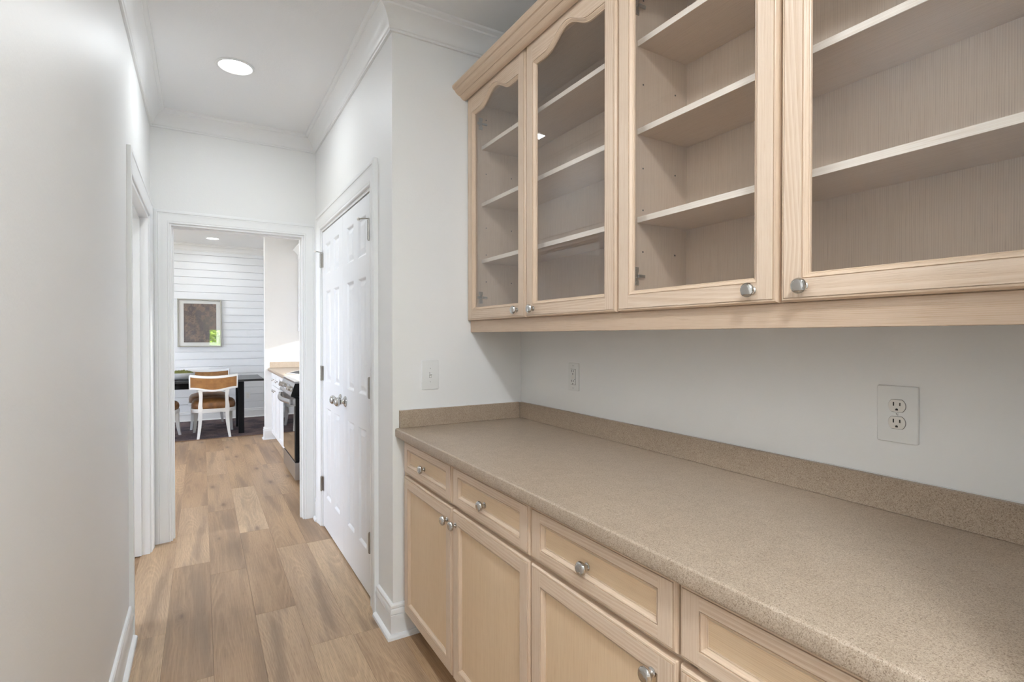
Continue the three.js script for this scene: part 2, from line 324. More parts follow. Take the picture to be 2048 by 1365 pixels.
// floor: a slab with every visible plank laid on it
const floor = struct('floor', woodUV(lim(-3.45, 1.6, -0.15, -0.009, ZSHIP - 0.2, 3.6), 'z', [0, 0]), M.subfloor, 'warm grey-brown oak plank floor');
{
  const W = 0.178, P = 1.19, x0 = 0.034, ends = { '-2': -2.762, '-1': -2.325, '0': -3.316, '1': -2.73, '2': -2.34, '3': -3.52 };
  const cache = {};
  function plankGeo(w, l, k) {
    const key = w.toFixed(3) + l.toFixed(3) + k; if (cache[key]) return cache[key];
    const c = 0.0007, h = 0.009, hw = w / 2 - 0.0002, hl = l / 2 - 0.0002, p = [], uv = [];
    const ring = (e, y) => [[-hw + e, y, -hl + e], [hw - e, y, -hl + e], [hw - e, y, hl - e], [-hw + e, y, hl - e]];
    const a = ring(c, 0), b = ring(0, -c), d = ring(0, -h);
    const quad = (q) => { for (const e of [0, 2, 1, 0, 3, 2]) { p.push(...q[e]); uv.push(q[e][0] + 0.089, q[e][2] + l / 2); } };
    quad(a); for (let i = 0; i < 4; i++) { const j = (i + 1) % 4; quad([b[i], b[j], a[j], a[i]].reverse()); quad([d[i], d[j], b[j], b[i]].reverse()); }
    const g = new THREE.BufferGeometry(); g.setAttribute('position', new THREE.Float32BufferAttribute(p, 3)); g.setAttribute('uv', new THREE.Float32BufferAttribute(uv, 2)); g.computeVertexNormals();
    return cache[key] = g;
  }
  let last = -1;
  for (let k = -9; k <= 5; k++) {
    const xa = x0 + k * W, xb = xa + W;
    const zNear = k < -2 ? ZFK : k > 4 ? ZFK : 0.4, zFar = ZSHIP + 0.02;
    if (k > 5) continue;
    const e = ends[k] ?? -(0.3 + P * hash(k + 20, 3, 4) + 2);
    const first = Math.ceil((zNear - e) / P);
    for (let m = first; ; m--) {
      const za = Math.min(e + m * P, zNear), zb = Math.max(e + (m - 1) * P, zFar);
      if (za <= zFar + 0.02) break;
      if (za - zb < 0.03) continue;
      let v = Math.floor(hash(k + 40, m + 70, 9) * 7); if (v === last) v = (v + 3) % 7; last = v;
      const f = hash(k + 11, m + 13, 5) > 0.5;
      part('plank', plankGeo(W, za - zb, 0), plankMats[v], floor, [(xa + xb) / 2, 0, (za + zb) / 2], f ? [0, Math.PI, 0] : [0, 0, 0]);
    }
  }
}

// ───────────────────────── trim: crown, base, casings ─────────────────────────
const crownP = [[0, CEIL - 0.105], [0.011, CEIL - 0.105], [0.013, CEIL - 0.100], [0.011, CEIL - 0.095], [0.016, CEIL - 0.092], [0.020, CEIL - 0.085], [0.024, CEIL - 0.070], [0.032, CEIL - 0.053], [0.043, CEIL - 0.038], [0.056, CEIL - 0.028], [0.064, CEIL - 0.024], [0.066, CEIL - 0.016], [0.074, CEIL - 0.013], [0.080, CEIL - 0.008], [0.083, CEIL], [0, CEIL]];
const floorPlan = (a, b, d) => [a, d, b];
// one run round the hall: opposite wall, opening wall, closet wall, switch wall, cabinet wall
const hallRun = [[XL, 3.4], [XL, ZF], [XC, ZF], [XC, ZN], [XB, ZN], [XB, -0.12], [XC, -0.12], [XC, 3.4]];
struct('trim_1', sweep(hallRun, false, crownP, floorPlan, 1, 0.5), M.trim, 'white crown molding round the hall ceiling');
struct('trim_2', sweep([[-3.3, ZFK], [-3.3, ZSHIP], [1.40, ZSHIP]], false, crownP, floorPlan, 1, 0.5), M.trim, 'white crown molding above the board wall');
const baseP = [[0, 0], [0.014, 0], [0.014, 0.098], [0.0115, 0.100], [0.0115, 0.102], [0.0165, 0.105], [0.0165, 0.109], [0.013, 0.122], [0.010, 0.126], [0.010, 0.128], [0.013, 0.131], [0.0125, 0.140], [0.008, 0.146], [0, 0.147]];
const shoeP = [[0.014, 0], [0.031, 0], [0.031, 0.004], [0.029, 0.011], [0.024, 0.016], [0.018, 0.0185], [0.014, 0.019]];
function baseboard(name, path, label) {
  const o = struct(name, sweep(path, false, baseP, floorPlan, 1, 0.5), M.trim, label);
  part('shoe_molding', sweep(path, false, shoeP, floorPlan, 1, 0.5), M.trim, o); return o;
}
const CW = 0.092;                                          // casing width
baseboard('baseboard_left', [[XL, 3.4], [XL, DZ0 + 0.10 + 0.006]], 'white baseboard along the wall opposite the cabinets');
baseboard('baseboard_right', [[XC, CZ0 + CW * 1.18 + 0.001], [XC, ZN], [XC + 0.118, ZN]], 'white baseboard wrapping the wall corner by the base cabinets');
baseboard('baseboard_closet', [[XC, ZF + 0.022], [XC, CZ1 - CW * 1.18 - 0.001]], 'short white baseboard between the cased opening and the closet');
baseboard('baseboard_pier', [[0.69, ZP - 0.12], [0.69, ZP], [0.80, ZP]], 'white baseboard round the end wall of the kitchen');
baseboard('baseboard_far', [[-3.3, ZSHIP], [1.40, ZSHIP]], 'white baseboard under the board wall');

const caseP = [[0.004, 0], [0.004, 0.009], [0.007, 0.012], [0.012, 0.0125], [0.0145, 0.0105], [0.017, 0.0105], [0.020, 0.0125], [0.050, 0.0155], [0.062, 0.0185], [0.066, 0.0205], [0.068, 0.0185], [0.070, 0.0185], [0.073, 0.0225], [0.085, 0.023], [0.092, 0.020], [0.092, 0]];
const caseWide = caseP.map(([o, d]) => [o * 1.087, d * 0.82]);
// closet casing, on the closet wall (faces -x)
const toRight = (x) => (a, b, d) => [x - d, b, a], toLeft = (x) => (a, b, d) => [x + d, b, a];
struct('trim_3', sweep([[CZ0, 0], [CZ0, CH], [CZ1, CH], [CZ1, 0]], false, caseP.map(([o, d]) => [o * 1.18, d]), toRight(XC), -1, 0.5), M.trim, 'white casing round the closet doors');
struct('trim_4', sweep([[DZ0, 0], [DZ0, DH], [DZ1, DH], [DZ1, 0]], false, caseWide, toLeft(XL), -1, 0.5), M.trim, 'white casing round the doorway to the side room');
struct('trim_5', sweep([[OX0, 0], [OX0, OH], [OX1, OH], [OX1, 0]], false, caseP.map(([o, d]) => [o * 0.94, d]), (a, b, d) => [a, b, ZF + d], 1, 0.5), M.trim, 'white casing round the opening to the kitchen');
struct('trim_6', sweep([[OX0, 0], [OX0, OH], [OX1, OH], [OX1, 0]], false, caseP, (a, b, d) => [a, b, ZFK - d], 1, 0.5), M.trim);
// jambs line the openings
function jamb(name, list, label) { return struct(name, merged(list), M.trim, label); }
jamb('trim_7', [lim(OX0 - 0.002, OX0 + 0.008, 0, OH, ZFK - 0.001, ZF + 0.001), lim(OX1 - 0.008, OX1 + 0.002, 0, OH, ZFK - 0.001, ZF + 0.001), lim(OX0 + 0.008, OX1 - 0.008, OH - 0.008, OH + 0.002, ZFK - 0.001, ZF + 0.001),
  lim(OX0 + 0.008, OX0 + 0.018, 0, OH - 0.018, ZF - 0.075, ZF - 0.04), lim(OX1 - 0.018, OX1 - 0.008, 0, OH - 0.018, ZF - 0.075, ZF - 0.04), lim(OX0 + 0.008, OX1 - 0.008, OH - 0.018, OH - 0.008, ZF - 0.075, ZF - 0.04)], 'white jamb of the opening to the kitchen');
jamb('trim_8', [lim(XL - 0.116, XL + 0.001, 0, DH, DZ0 - 0.016, DZ0 + 0.002), lim(XL - 0.116, XL + 0.001, 0, DH, DZ1 - 0.002, DZ1 + 0.016), lim(XL - 0.116, XL + 0.001, DH - 0.016, DH + 0.002, DZ1 + 0.016, DZ0 - 0.016),
  lim(XL - 0.075, XL - 0.04, 0, DH - 0.028, DZ0 - 0.028, DZ0 - 0.016), lim(XL - 0.075, XL - 0.04, 0, DH - 0.028, DZ1 + 0.016, DZ1 + 0.028), lim(XL - 0.075, XL - 0.04, DH - 0.028, DH - 0.016, DZ1 + 0.016, DZ0 - 0.016)], 'white jamb of the doorway to the side room');
jamb('trim_9', [lim(XC - 0.001, XC + 0.116, 0, CH, CZ0 - 0.012, CZ0 + 0.002), lim(XC - 0.001, XC + 0.116, 0, CH, CZ1 - 0.002, CZ1 + 0.012), lim(XC - 0.001, XC + 0.116, CH - 0.012, CH + 0.002, CZ1 + 0.012, CZ0 - 0.012),
  lim(XC + 0.045, XC + 0.058, 0, CH - 0.012, CZ0 - 0.024, CZ0 - 0.012), lim(XC + 0.045, XC + 0.058, 0, CH - 0.012, CZ1 + 0.012, CZ1 + 0.024), lim(XC + 0.045, XC + 0.058, CH - 0.03, CH - 0.012, CZ1 + 0.024, CZ0 - 0.024)], 'white jamb of the closet');

// ───────────────────────── hardware ─────────────────────────
const cabKnob = lathe([[0, 0], [0.0094, 0], [0.0094, 0.0022], [0.0066, 0.0042], [0.0054, 0.0075], [0.0060, 0.0100], [0.0098, 0.0120], [0.0140, 0.0145], [0.0161, 0.0180], [0.0164, 0.0205], [0.0155, 0.0235], [0.0130, 0.0262], [0.0112, 0.0272], [0.0106, 0.0271], [0.0098, 0.0279], [0.0060, 0.0292], [0, 0.0297]], 32);
const doorKnob = lathe([[0, 0], [0.031, 0], [0.032, 0.004], [0.027, 0.009], [0.016, 0.012], [0.0125, 0.018], [0.0125, 0.028], [0.018, 0.033], [0.0255, 0.041], [0.0265, 0.049], [0.023, 0.058], [0.014, 0.064], [0, 0.066]], 28);
function hingeGeo(side, h = 0.098) {                                // butt hinge: barrel of five knuckles with the leaf edge seen beside it
  const l = [];
  for (let i = 0; i < 5; i++) { const c = new THREE.CylinderGeometry(0.0068, 0.0068, h / 5 - 0.0012, 12); c.translate(0, (i - 2) * h / 5, 0.014); l.push(c); }
  const core = new THREE.CylinderGeometry(0.0045, 0.0045, h + 0.008, 10); core.translate(0, 0, 0.014); l.push(core);
  l.push(bx(0.026, h, 0.0024, -0.013 * side, 0, 0.0016), bx(0.003, h, 0.013, 0, 0, 0.0075));
  for (const y of [-0.034, 0, 0.034]) { const c = new THREE.CylinderGeometry(0.003, 0.003, 0.001, 10); c.rotateX(Math.PI / 2); c.translate(-0.016 * side, y, 0.003); l.push(c); }
  return merged(l);
}

// ───────────────────────── six-panel doors ─────────────────────────
// local: x across, y up, z towards the viewer, slab front at z = 0; px = column limits, py = row limits of the panels
function panelDoor(parent, w, h, px, py, mat, both) {
  const sh = new THREE.Shape([[0, 0], [w, 0], [w, h], [0, h]].map(p => new THREE.Vector2(...p)));
  for (const [a, b] of px) for (const [c, d] of py) sh.holes.push(new THREE.Path([[a, c], [a, d], [b, d], [b, c]].map(p => new THREE.Vector2(...p))));
  const slab = new THREE.ExtrudeGeometry(sh, { depth: 0.033, bevelEnabled: true, bevelSize: 0.001, bevelThickness: 0.001, bevelOffset: -0.001, bevelSegments: 1 }); slab.translate(0, 0, -0.034);
  part('frame', slab, mat, parent);
  const prof = [[0, -0.001], [-0.002, -0.001], [-0.006, -0.0035], [-0.012, -0.0095], [-0.018, -0.0095], [-0.040, -0.003], [-0.042, -0.0025]];
  for (const [a, b] of px) for (const [c, d] of py) {
    const one = (s) => { const g = sweep([[a, c], [b, c], [b, d], [a, d]], true, prof, s > 0 ? flatZ : (x, y, z) => [x, y, -0.034 - z], -1, 0.25); const e = 0.0419; return merged([g, lim(a + e, b - e, c + e, d - e, s > 0 ? -0.012 : -0.022, s > 0 ? -0.0025 : -0.0315)]); };
    part('panel', both ? merged([one(1), one(-1)]) : one(1), mat, parent);
  }
}
const doorRows = [[0.225, 0.832], [1.010, 1.617], [1.728, 1.932]].map(([a, b]) => [a - 0.008, b - 0.008]);
function closetLeaf(name, zLeft, w, hingeSide, label) {
  const d = struct(name, null, null, label); d.position.set(XC + 0.004, 0.012, zLeft); d.rotation.y = -Math.PI / 2;
  const col = (w - 0.30) / 2;
  panelDoor(d, w, 2.018, [[0.10, 0.10 + col], [0.20 + col, 0.20 + 2 * col]], doorRows, M.door);
  const xh = hingeSide > 0 ? w + 0.003 : -0.002;
  for (const y of [0.30, 1.063, 1.838]) part('hinge', hingeGeo(hingeSide), M.nickelDark, d, [xh, y - 0.012, 0.0]);
  // hinge-pin door stop on the top hinge: bracket, threaded rod, rubber pad
  const arm = tubeGeo([[0, 0, 0.010], [-0.012 * hingeSide, 0.001, 0.03], [-0.03 * hingeSide, 0, 0.052]], 0.003, 8, 8), pad = new THREE.CylinderGeometry(0.0075, 0.0075, 0.008, 12); pad.rotateX(Math.PI / 2); pad.rotateY(-0.9 * hingeSide); pad.translate(-0.034 * hingeSide, 0, 0.055);
  const cap = new THREE.CylinderGeometry(0.0095, 0.0095, 0.004, 12); cap.translate(0, 0, 0.010);
  part('hinge_stop', merged([arm, cap]), M.nickelDark, d, [xh, 1.881, 0]);
  part('stop_pad', pad, M.ivory, d, [xh, 1.881, 0]);
  part('knob', doorKnob, M.nickel, d, [hingeSide > 0 ? 0.06 : w - 0.06, 0.925, 0]);
  return d;
}
closetLeaf('door_1', -3.168, 0.603, 1, 'closet door leaf nearer the oak cabinets, white with six raised panels');
closetLeaf('door_2', -3.767, 0.596, -1, 'closet door leaf nearer the kitchen opening, white with six raised panels');
{ // catch strip and ball catches above the leaves
  const c = part('latch', merged([bx(0.02, 0.012, 0.03, XC + 0.03, CH - 0.017, -3.09), bx(0.02, 0.012, 0.03, XC + 0.03, CH - 0.017, -3.25)]), M.nickelDark, scene.getObjectByName('trim_9'));
}
{ // door of the side room, swung open on its far jamb
  const d = struct('door_3', null, null, 'white six-panel door standing open in the side room');
  d.position.set(XL - 0.118, 0.012, DZ1 + 0.02); d.rotation.y = Math.PI / 2 - 60 * Math.PI / 180;
  const s = new THREE.Group(); // the leaf is drawn from its hinge edge
  d.rotation.y = Math.PI / 2 - Math.PI * 60 / 180;
  panelDoor(d, 0.914, 2.02, [[0.115, 0.115 + 0.2845], [0.5145, 0.799]].map(([a, b]) => [a - 0.914, b - 0.914]), doorRows, M.door, true);
  d.children.find(c => c.name.startsWith('frame')).geometry.translate(-0.914, 0, 0);
  part('knob', doorKnob, M.nickel, d, [-0.854, 0.94, 0]);
}

// ───────────────────────── oak doors and drawers ─────────────────────────
// local frame: x along the run, y up, z towards the room; the back of the door at z = 0, its face at z = 0.019
const edgeP = [[0, 0.0190], [0.0003, 0.0160], [0.0013, 0.0160], [0.0016, 0.0178], [0.0048, 0.0168], [0.0076, 0.0135], [0.0090, 0.0090], [0.0090, 0.0]];
const beadP = [[0.013, 0.0190], [0.0127, 0.0160], [0.0114, 0.0160], [0.0110, 0.0178], [0.0086, 0.0168], [0.0058, 0.0138], [0.0036, 0.0115], [0.0030, 0.0100], [0.0016, 0.0104], [0.0004, 0.0094], [0, 0.0080], [0, 0.003]];
const E = 0.009;                                           // width of the rounded outer edge
function edgeProfile(parent, w, h) { part('edge_profile', sweep([[E, E], [w - E, E], [w - E, h - E], [E, h - E]], true, edgeP, flatZ, -1, 0.45), M.oakMould, parent); }
const ARCH = (s, w) => { const c = w / 2, t = (s - c) / 0.128; return Math.abs(t) < 1 ? 0.049 * (0.5 + 0.5 * Math.cos(Math.PI * t)) : 0; };
function glassDoor(parent, x, hinge) {
  const w = 0.507, h = 1.052, S = 0.047, B = 0.06, side = 0.947;
  const d = part('door', null, null, parent, [x, 0.0, 0.0]);
  // stiles, rails
  for (const [a, b] of [[E, S], [w - S, w - E]]) part('stile', woodUV(lim(a, b, E, h - E, 0.0, 0.019), 'y'), rnd() > 0.4 ? M.oakRift : M.oakFrame, d);
  part('rail', woodUV(lim(S, w - S, E, S, 0.0, 0.019), 'x'), M.oakFrame, d);
  const top = new THREE.Shape(); top.moveTo(S, h - E); top.lineTo(w - S, h - E);
  const N = 40; for (let i = 0; i <= N; i++) { const s = mix(w - S, S, i / N); top.lineTo(s, side + 0.0125 + ARCH(s, w)); }
  const tg = new THREE.ExtrudeGeometry(top, { depth: 0.019, bevelEnabled: false });
  part('rail', woodUV(tg, 'x'), M.oakFrame, d);
  // bead round the glass, following the arch
  const path = [[B, B], [w - B, B], [w - B, side]];
  for (let i = 1; i < 36; i++) { const s = mix(w - B, B, i / 36); path.push([s, side + ARCH(s, w)]); }
  path.push([B, side]);
  part('bead', sweep(path, true, beadP, flatZ, -1, 0.45), M.oakMould, d);
  edgeProfile(d, w, h);
  // pane, cut to the arch and set in the rebate behind the bead
  const pane = new THREE.Shape(path.map(p => new THREE.Vector2(...p)));
  const pg = new THREE.ExtrudeGeometry(pane, { depth: 0.003, bevelEnabled: false }); pg.translate(0, 0, 0.0035);
  part('glass_pane', pg, M.glass, d);
  part('knob', cabKnob, M.nickel, d, [hinge > 0 ? 0.063 - 0.01 + 0.0 : w - 0.057, 0.031, 0.019]);
  return d;
}
function woodDoor(parent, x, y, w, h, knobX, knobY, drawer) {
  const d = part(drawer ? 'drawer' : 'door', null, null, parent, [x, y, 0]);
  const S = 0.046, B = 0.059;
  if (drawer) {
    for (const [a, b] of [[E, S], [w - S, w - E]]) part('stile', woodUV(lim(a, b, E, h - E, 0, 0.019), 'y'), M.oakRift, d);
    part('rail', woodUV(lim(S, w - S, E, 0.034, 0, 0.019), 'x'), M.oakFrame, d);
    part('rail', woodUV(lim(S, w - S, h - 0.034, h - E, 0, 0.019), 'x'), M.oakFrame, d);
  } else {
    for (const [a, b] of [[E, S], [w - S, w - E]]) part('stile', woodUV(lim(a, b, E, h - E, 0, 0.019), 'y'), rnd() > 0.5 ? M.oakRift : M.oakFrame, d);
    for (const [a, b] of [[E, S], [h - S, h - E]]) part('rail', woodUV(lim(S, w - S, a, b, 0, 0.019), 'x'), M.oakFrame, d);
  }
  const by = drawer ? 0.047 : B;
  part('bead', sweep([[B, by], [w - B, by], [w - B, h - by], [B, h - by]], true, beadP, flatZ, -1, 0.45), M.oakMould, d);
  edgeProfile(d, w, h);
  part('panel', woodUV(lim(B - 0.008, w - B + 0.008, by - 0.008, h - by + 0.008, 0.001, 0.0085), drawer ? 'x' : 'y'), M.oakPanel, d);
  part('knob', cabKnob, M.nickel, d, [knobX, knobY, drawer ? 0.0085 : 0.019]);
  return d;
}
const cupHinge = () => {                                       // cross-shaped mounting plate with its arm and three screws, on the inside of a cabinet side
  const l = [rbx(0.013, 0.052, 0.0035, 0, 0, 0.0018, 0.0015), rbx(0.020, 0.016, 0.0035, 0, 0.020, 0.0018, 0.0015), rbx(0.020, 0.016, 0.0035, 0, -0.020, 0.0018, 0.0015), rbx(0.040, 0.012, 0.007, -0.020, 0, 0.0055, 0.002), rbx(0.028, 0.010, 0.006, 0.018, 0, 0.006, 0.002)];
  for (const [x, y, z] of [[0, 0.020, 0.004], [0, -0.020, 0.004], [-0.012, 0, 0.0095], [-0.028, 0, 0.0095]]) { const c = new THREE.CylinderGeometry(0.0038, 0.0038, 0.002, 12); c.rotateX(Math.PI / 2); c.translate(x, y, z); l.push(c); }
  return merged(l);
};
// wall cabinet: local x from 0 to 1.03 along the run, y from the cabinet bottom, face frame at z = 0, back at -0.274
function wallCabinet(z0, label) {
  const W = 1.03, H = 1.055, D = 0.274, t = 0.016;
  const c = thing('wall_cabinet', label, 'cabinet', [1.092, 1.39, z0], -Math.PI / 2, 'oak wall cabinets over the counter');
  part('side_panel', woodUV(lim(0, t, 0, H, -D, -0.019), 'y'), M.oakInside, c);
  part('side_panel', woodUV(lim(W - t, W, 0, H, -D, -0.019), 'y'), M.oakInside, c);
  part('back_panel', woodUV(lim(t, W - t, 0, H, -D, -D + 0.006), 'y'), M.oakInside, c);
  part('bottom_panel', woodUV(lim(t, W - t, 0.012, 0.03, -D + 0.006, -0.019), 'x'), M.oakInside, c);
  part('top_panel', woodUV(lim(t, W - t, H - 0.034, H - 0.016, -D + 0.006, -0.019), 'x'), M.oakInside, c);
  const ff = (x0, x1, y0, y1, g) => woodUV(lim(x0, x1, y0, y1, -0.019, 0), g);
  part('face_frame', merged([ff(0, 0.036, 0, H, 'y'), ff(W - 0.036, W, 0, H, 'y'), ff(0.036, W - 0.036, H - 0.05, H, 'x'), ff(0.036, W - 0.036, 0, 0.036, 'x')]), M.oakRift, c);
  for (const y of [2.198, 1.931, 1.663]) {
    const s = part('shelf', woodUV(lim(t + 0.001, W - t - 0.001, y - 1.39, y - 1.39 + 0.017, -D + 0.008, -0.0525), 'x'), M.oakInside, c);
    part('edge_band', woodUV(lim(t + 0.001, W - t - 0.001, y - 1.39, y - 1.39 + 0.017, -0.0525, -0.0505), 'x'), M.shelfEdge, s);
  }
  const hole = new THREE.CylinderGeometry(0.0026, 0.0026, 0.001, 10); hole.rotateZ(Math.PI / 2);
  for (let k = 0; k < 7; k++) for (const z of [-0.075, -0.215]) {
    part('pin_hole', hole, M.dark, c, [t + 0.0004, 0.186 + k * 0.128, z]);
  }
  const hg = cupHinge(); hg.rotateY(Math.PI / 2);
  for (const y of [0.11, 0.93]) { part('hinge', hg, M.hingeSteel, c, [t + 0.001, y, -0.045]); part('hinge', hg, M.hingeSteel, c, [W - t - 0.001, y, -0.045], [0, 0, Math.PI]); }
  glassDoor(c, 0.004, -1); glassDoor(c, 0.5185, 1);
  return c;
}
wallCabinet(-2.226, 'pale oak glass-door wall cabinet that touches the wall with the light switch');
wallCabinet(-1.196, 'pale oak glass-door wall cabinet hanging above the double-socket outlet');

// crown of the wall cabinets: one moulded length under which the doors sit
{
  const p = [[0.024, 2.4195], [0.030, 2.4185], [0.038, 2.4195], [0.045, 2.424], [0.051, 2.430], [0.054, 2.434], [0.0585, 2.434], [0.066, 2.438], [0.074, 2.4445], [0.078, 2.449], [0.0795, 2.454], [0.085, 2.4555], [0.0905, 2.461], [0.0935, 2.466], [0.0935, 2.474], [0.024, 2.474], [0.024, 2.4195]];
  const g = sweep([[-0.15, 1.092], [ZN, 1.092]], false, p, (a, b, d) => [b, d, a], 1, 0.45);
  const m = new THREE.Mesh(g, M.oakMould); m.name = numbered('cabinet_crown'); scene.add(m);
  tag(m, 'pale oak crown molding running along the top of the glass-door cabinets', 'molding');
  part('riser', woodUV(lim(1.068, 1.094, 2.448, 2.474, -0.15, ZN), 'z'), M.oakRift, m);
}
// light rail under the wall cabinets
{
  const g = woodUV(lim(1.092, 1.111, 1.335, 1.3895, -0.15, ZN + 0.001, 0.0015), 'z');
  const m = new THREE.Mesh(g, M.oakRailShaded); m.name = numbered('light_rail'); scene.add(m);
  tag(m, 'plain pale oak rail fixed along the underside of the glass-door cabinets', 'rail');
}
// base cabinets: local x along the run, face frame front at z = 0 (x = 0.768), y from the floor
function baseCabinet(z0, w, label, filler) {
  const D = 0.595;
  const c = thing('base_cabinet', label, 'cabinet', [0.768, 0, z0], -Math.PI / 2, 'oak base cabinets under the counter');
  const t = 0.016;
  part('side_panel', woodUV(lim(0, t, 0.1, 0.875, -D, -0.019), 'y'), M.oakPanel, c);
  part('side_panel', woodUV(lim(w - t, w, 0.1, 0.875, -D, -0.019), 'y'), M.oakPanel, c);
  part('back_panel', woodUV(lim(t, w - t, 0.1, 0.875, -D, -D + 0.006), 'y'), M.oakInside, c);
  part('bottom_panel', woodUV(lim(t, w - t, 0.1, 0.116, -D + 0.006, -0.019), 'x'), M.oakInside, c);
  part('toe_kick', woodUV(lim(0, w, 0, 0.1, -0.085, -0.07), 'x'), M.oakPanel, c);
  const ff = (x0, x1, y0, y1, g) => woodUV(lim(x0, x1, y0, y1, -0.019, 0), g);
  part('face_frame', merged([ff(0, 0.036, 0.1, 0.875, 'y'), ff(w - 0.036, w, 0.1, 0.875, 'y'), ff(0.036, w - 0.036, 0.84, 0.875, 'x'), ff(0.036, w - 0.036, 0.70, 0.74, 'x'), ff(0.036, w - 0.036, 0.1, 0.136, 'x'), ff(w / 2 - 0.025, w / 2 + 0.025, 0.136, 0.84, 'y')]), M.oakRift, c);
  if (filler) part('filler_strip', woodUV(lim(-filler, 0, 0.1, 0.875, -0.019, 0), 'y'), M.oakRift, c);
  return c;
}
{
  const a = baseCabinet(-2.190, 1.0175, 'pale oak base cabinet that touches the wall with the light switch', 0.034);
  woodDoor(a, 0.006, 0.118, 0.502, 0.596, 0.502 - 0.09, 0.545);
  woodDoor(a, 0.516, 0.118, 0.498, 0.596, -0.022 + 0.0, 0.547).children.at(-1).position.x = 0.030;
  a.children.at(-2).children.at(-1).position.x = 0.470;
  woodDoor(a, 0.006, 0.727, 0.502, 0.141, 0.22, 0.060, true);
  woodDoor(a, 0.516, 0.727, 0.498, 0.141, 0.225, 0.060, true);
  const b = baseCabinet(-1.1725, 1.0225, 'pale oak base cabinet that stands under the double-socket outlet', 0);
  woodDoor(b, 0.004, 0.118, 0.498, 0.596, 0.439, 0.547);
  woodDoor(b, 0.507, 0.118, 0.498, 0.596, 0.030, 0.547);
  woodDoor(b, 0.004, 0.727, 0.498, 0.141, 0.227, 0.060, true);
  woodDoor(b, 0.507, 0.727, 0.498, 0.141, 0.249, 0.060, true);
}
// countertop with rounded front edge and low backsplash
{
  const prof = [[0, 0.914], [-0.6385, 0.914], [-0.6415, 0.9134], [-0.6440, 0.9117], [-0.6455, 0.9090], [-0.646, 0.9060], [-0.646, 0.8815], [-0.6450, 0.8780], [-0.6420, 0.8760], [-0.639, 0.8757], [0, 0.8757], [0, 0.914]];
  const t = thing('countertop', 'beige speckled laminate countertop with low backsplash on the oak base cabinets', 'countertop', [0, 0, 0]);
  const slab = sweep([[ZN + 0.001, XB - 0.001], [-0.121, XB - 0.001]], false, prof, (a, b, d) => [b, d, a], 1, 0.8);
  part('slab', slab, M.counter, t);
  part('backsplash', woodUV(lim(XB - 0.018, XB - 0.001, 0.9142, 0.9915, -0.121, ZN + 0.018, 0.0015), 'z'), M.counter, t);
  part('backsplash', woodUV(lim(0.742, XB - 0.018, 0.9142, 0.9915, ZN + 0.001, ZN + 0.018, 0.0015), 'x'), M.counter, t);
  part('caulk_line', merged([lim(0.742, XB - 0.004, 0.9915, 0.9935, ZN + 0.001, ZN + 0.004), lim(XB - 0.004, XB - 0.001, 0.9915, 0.9935, -0.121, ZN + 0.004)]), M.trim, t);
}

// ───────────────────────── switch and outlets ─────────────────────────
// local: plate centred at the origin, facing +z
const plateGeo = (w, h, bev = 0.0025) => { const s = new THREE.Shape(); const r = 0.0022, a = w / 2 - bev, b = h / 2 - bev; s.moveTo(-a + r, -b); s.lineTo(a - r, -b); s.quadraticCurveTo(a, -b, a, -b + r); s.lineTo(a, b - r); s.quadraticCurveTo(a, b, a - r, b); s.lineTo(-a + r, b); s.quadraticCurveTo(-a, b, -a, b - r); s.lineTo(-a, -b + r); s.quadraticCurveTo(-a, -b, -a + r, -b); return toCreasedNormals(new THREE.ExtrudeGeometry(s, { depth: 0.0055 - bev, bevelEnabled: true, bevelSize: bev, bevelThickness: bev, bevelSegments: 4, curveSegments: 6 }), 0.5); };
const PLATE = 0.0055;
const screwGeo = () => { const c = new THREE.CylinderGeometry(0.0033, 0.0033, 0.0014, 14); c.rotateX(Math.PI / 2); return c; };
function screw(parent, y) { const s = part('screw', screwGeo(), M.plate, parent, [0, y, PLATE + 0.0004]); part('slot', bx(0.0009, 0.0052, 0.0005, 0, 0, 0.0009).rotateZ(0.6), M.slot, s); }
function slots(parent, y, z) {
  part('socket_slot', bx(0.0024, 0.0085, 0.0006, -0.0064, y + 0.004, z), M.slot, parent);
  part('socket_slot', bx(0.0022, 0.0070, 0.0006, 0.0064, y + 0.004, z), M.slot, parent);
  const g = new THREE.Shape(); g.absarc(0, 0, 0.0026, 0, Math.PI, false); g.lineTo(-0.0026, -0.002); g.lineTo(0.0026, -0.002); g.lineTo(0.0026, 0);
  part('socket_slot', new THREE.ExtrudeGeometry(g, { depth: 0.0006, bevelEnabled: false }), M.slot, parent, [0, y - 0.0085, z - 0.0003]);
}
{
  const t = thing('light_switch', 'white toggle light switch on the wall beside the counter', 'switch', [0.887, 1.142, ZN], 0);
  part('plate', plateGeo(0.084, 0.134, 0.0045), M.plate, t); screw(t, 0.030); screw(t, -0.030);
  part('toggle_slot', bx(0.0105, 0.0245, 0.001, 0, 0, PLATE), M.slot, t);
  part('toggle_seat', rbx(0.0092, 0.0232, 0.0012, 0, 0, PLATE + 0.0004, 0.0004), M.plate, t);
  const tog = rbx(0.0078, 0.011, 0.016, 0, 0, 0.007, 0.0015, 2); part('toggle', tog, M.plate, t, [0, 0.002, PLATE], [0.45 - 0.9, 0, 0]);
}
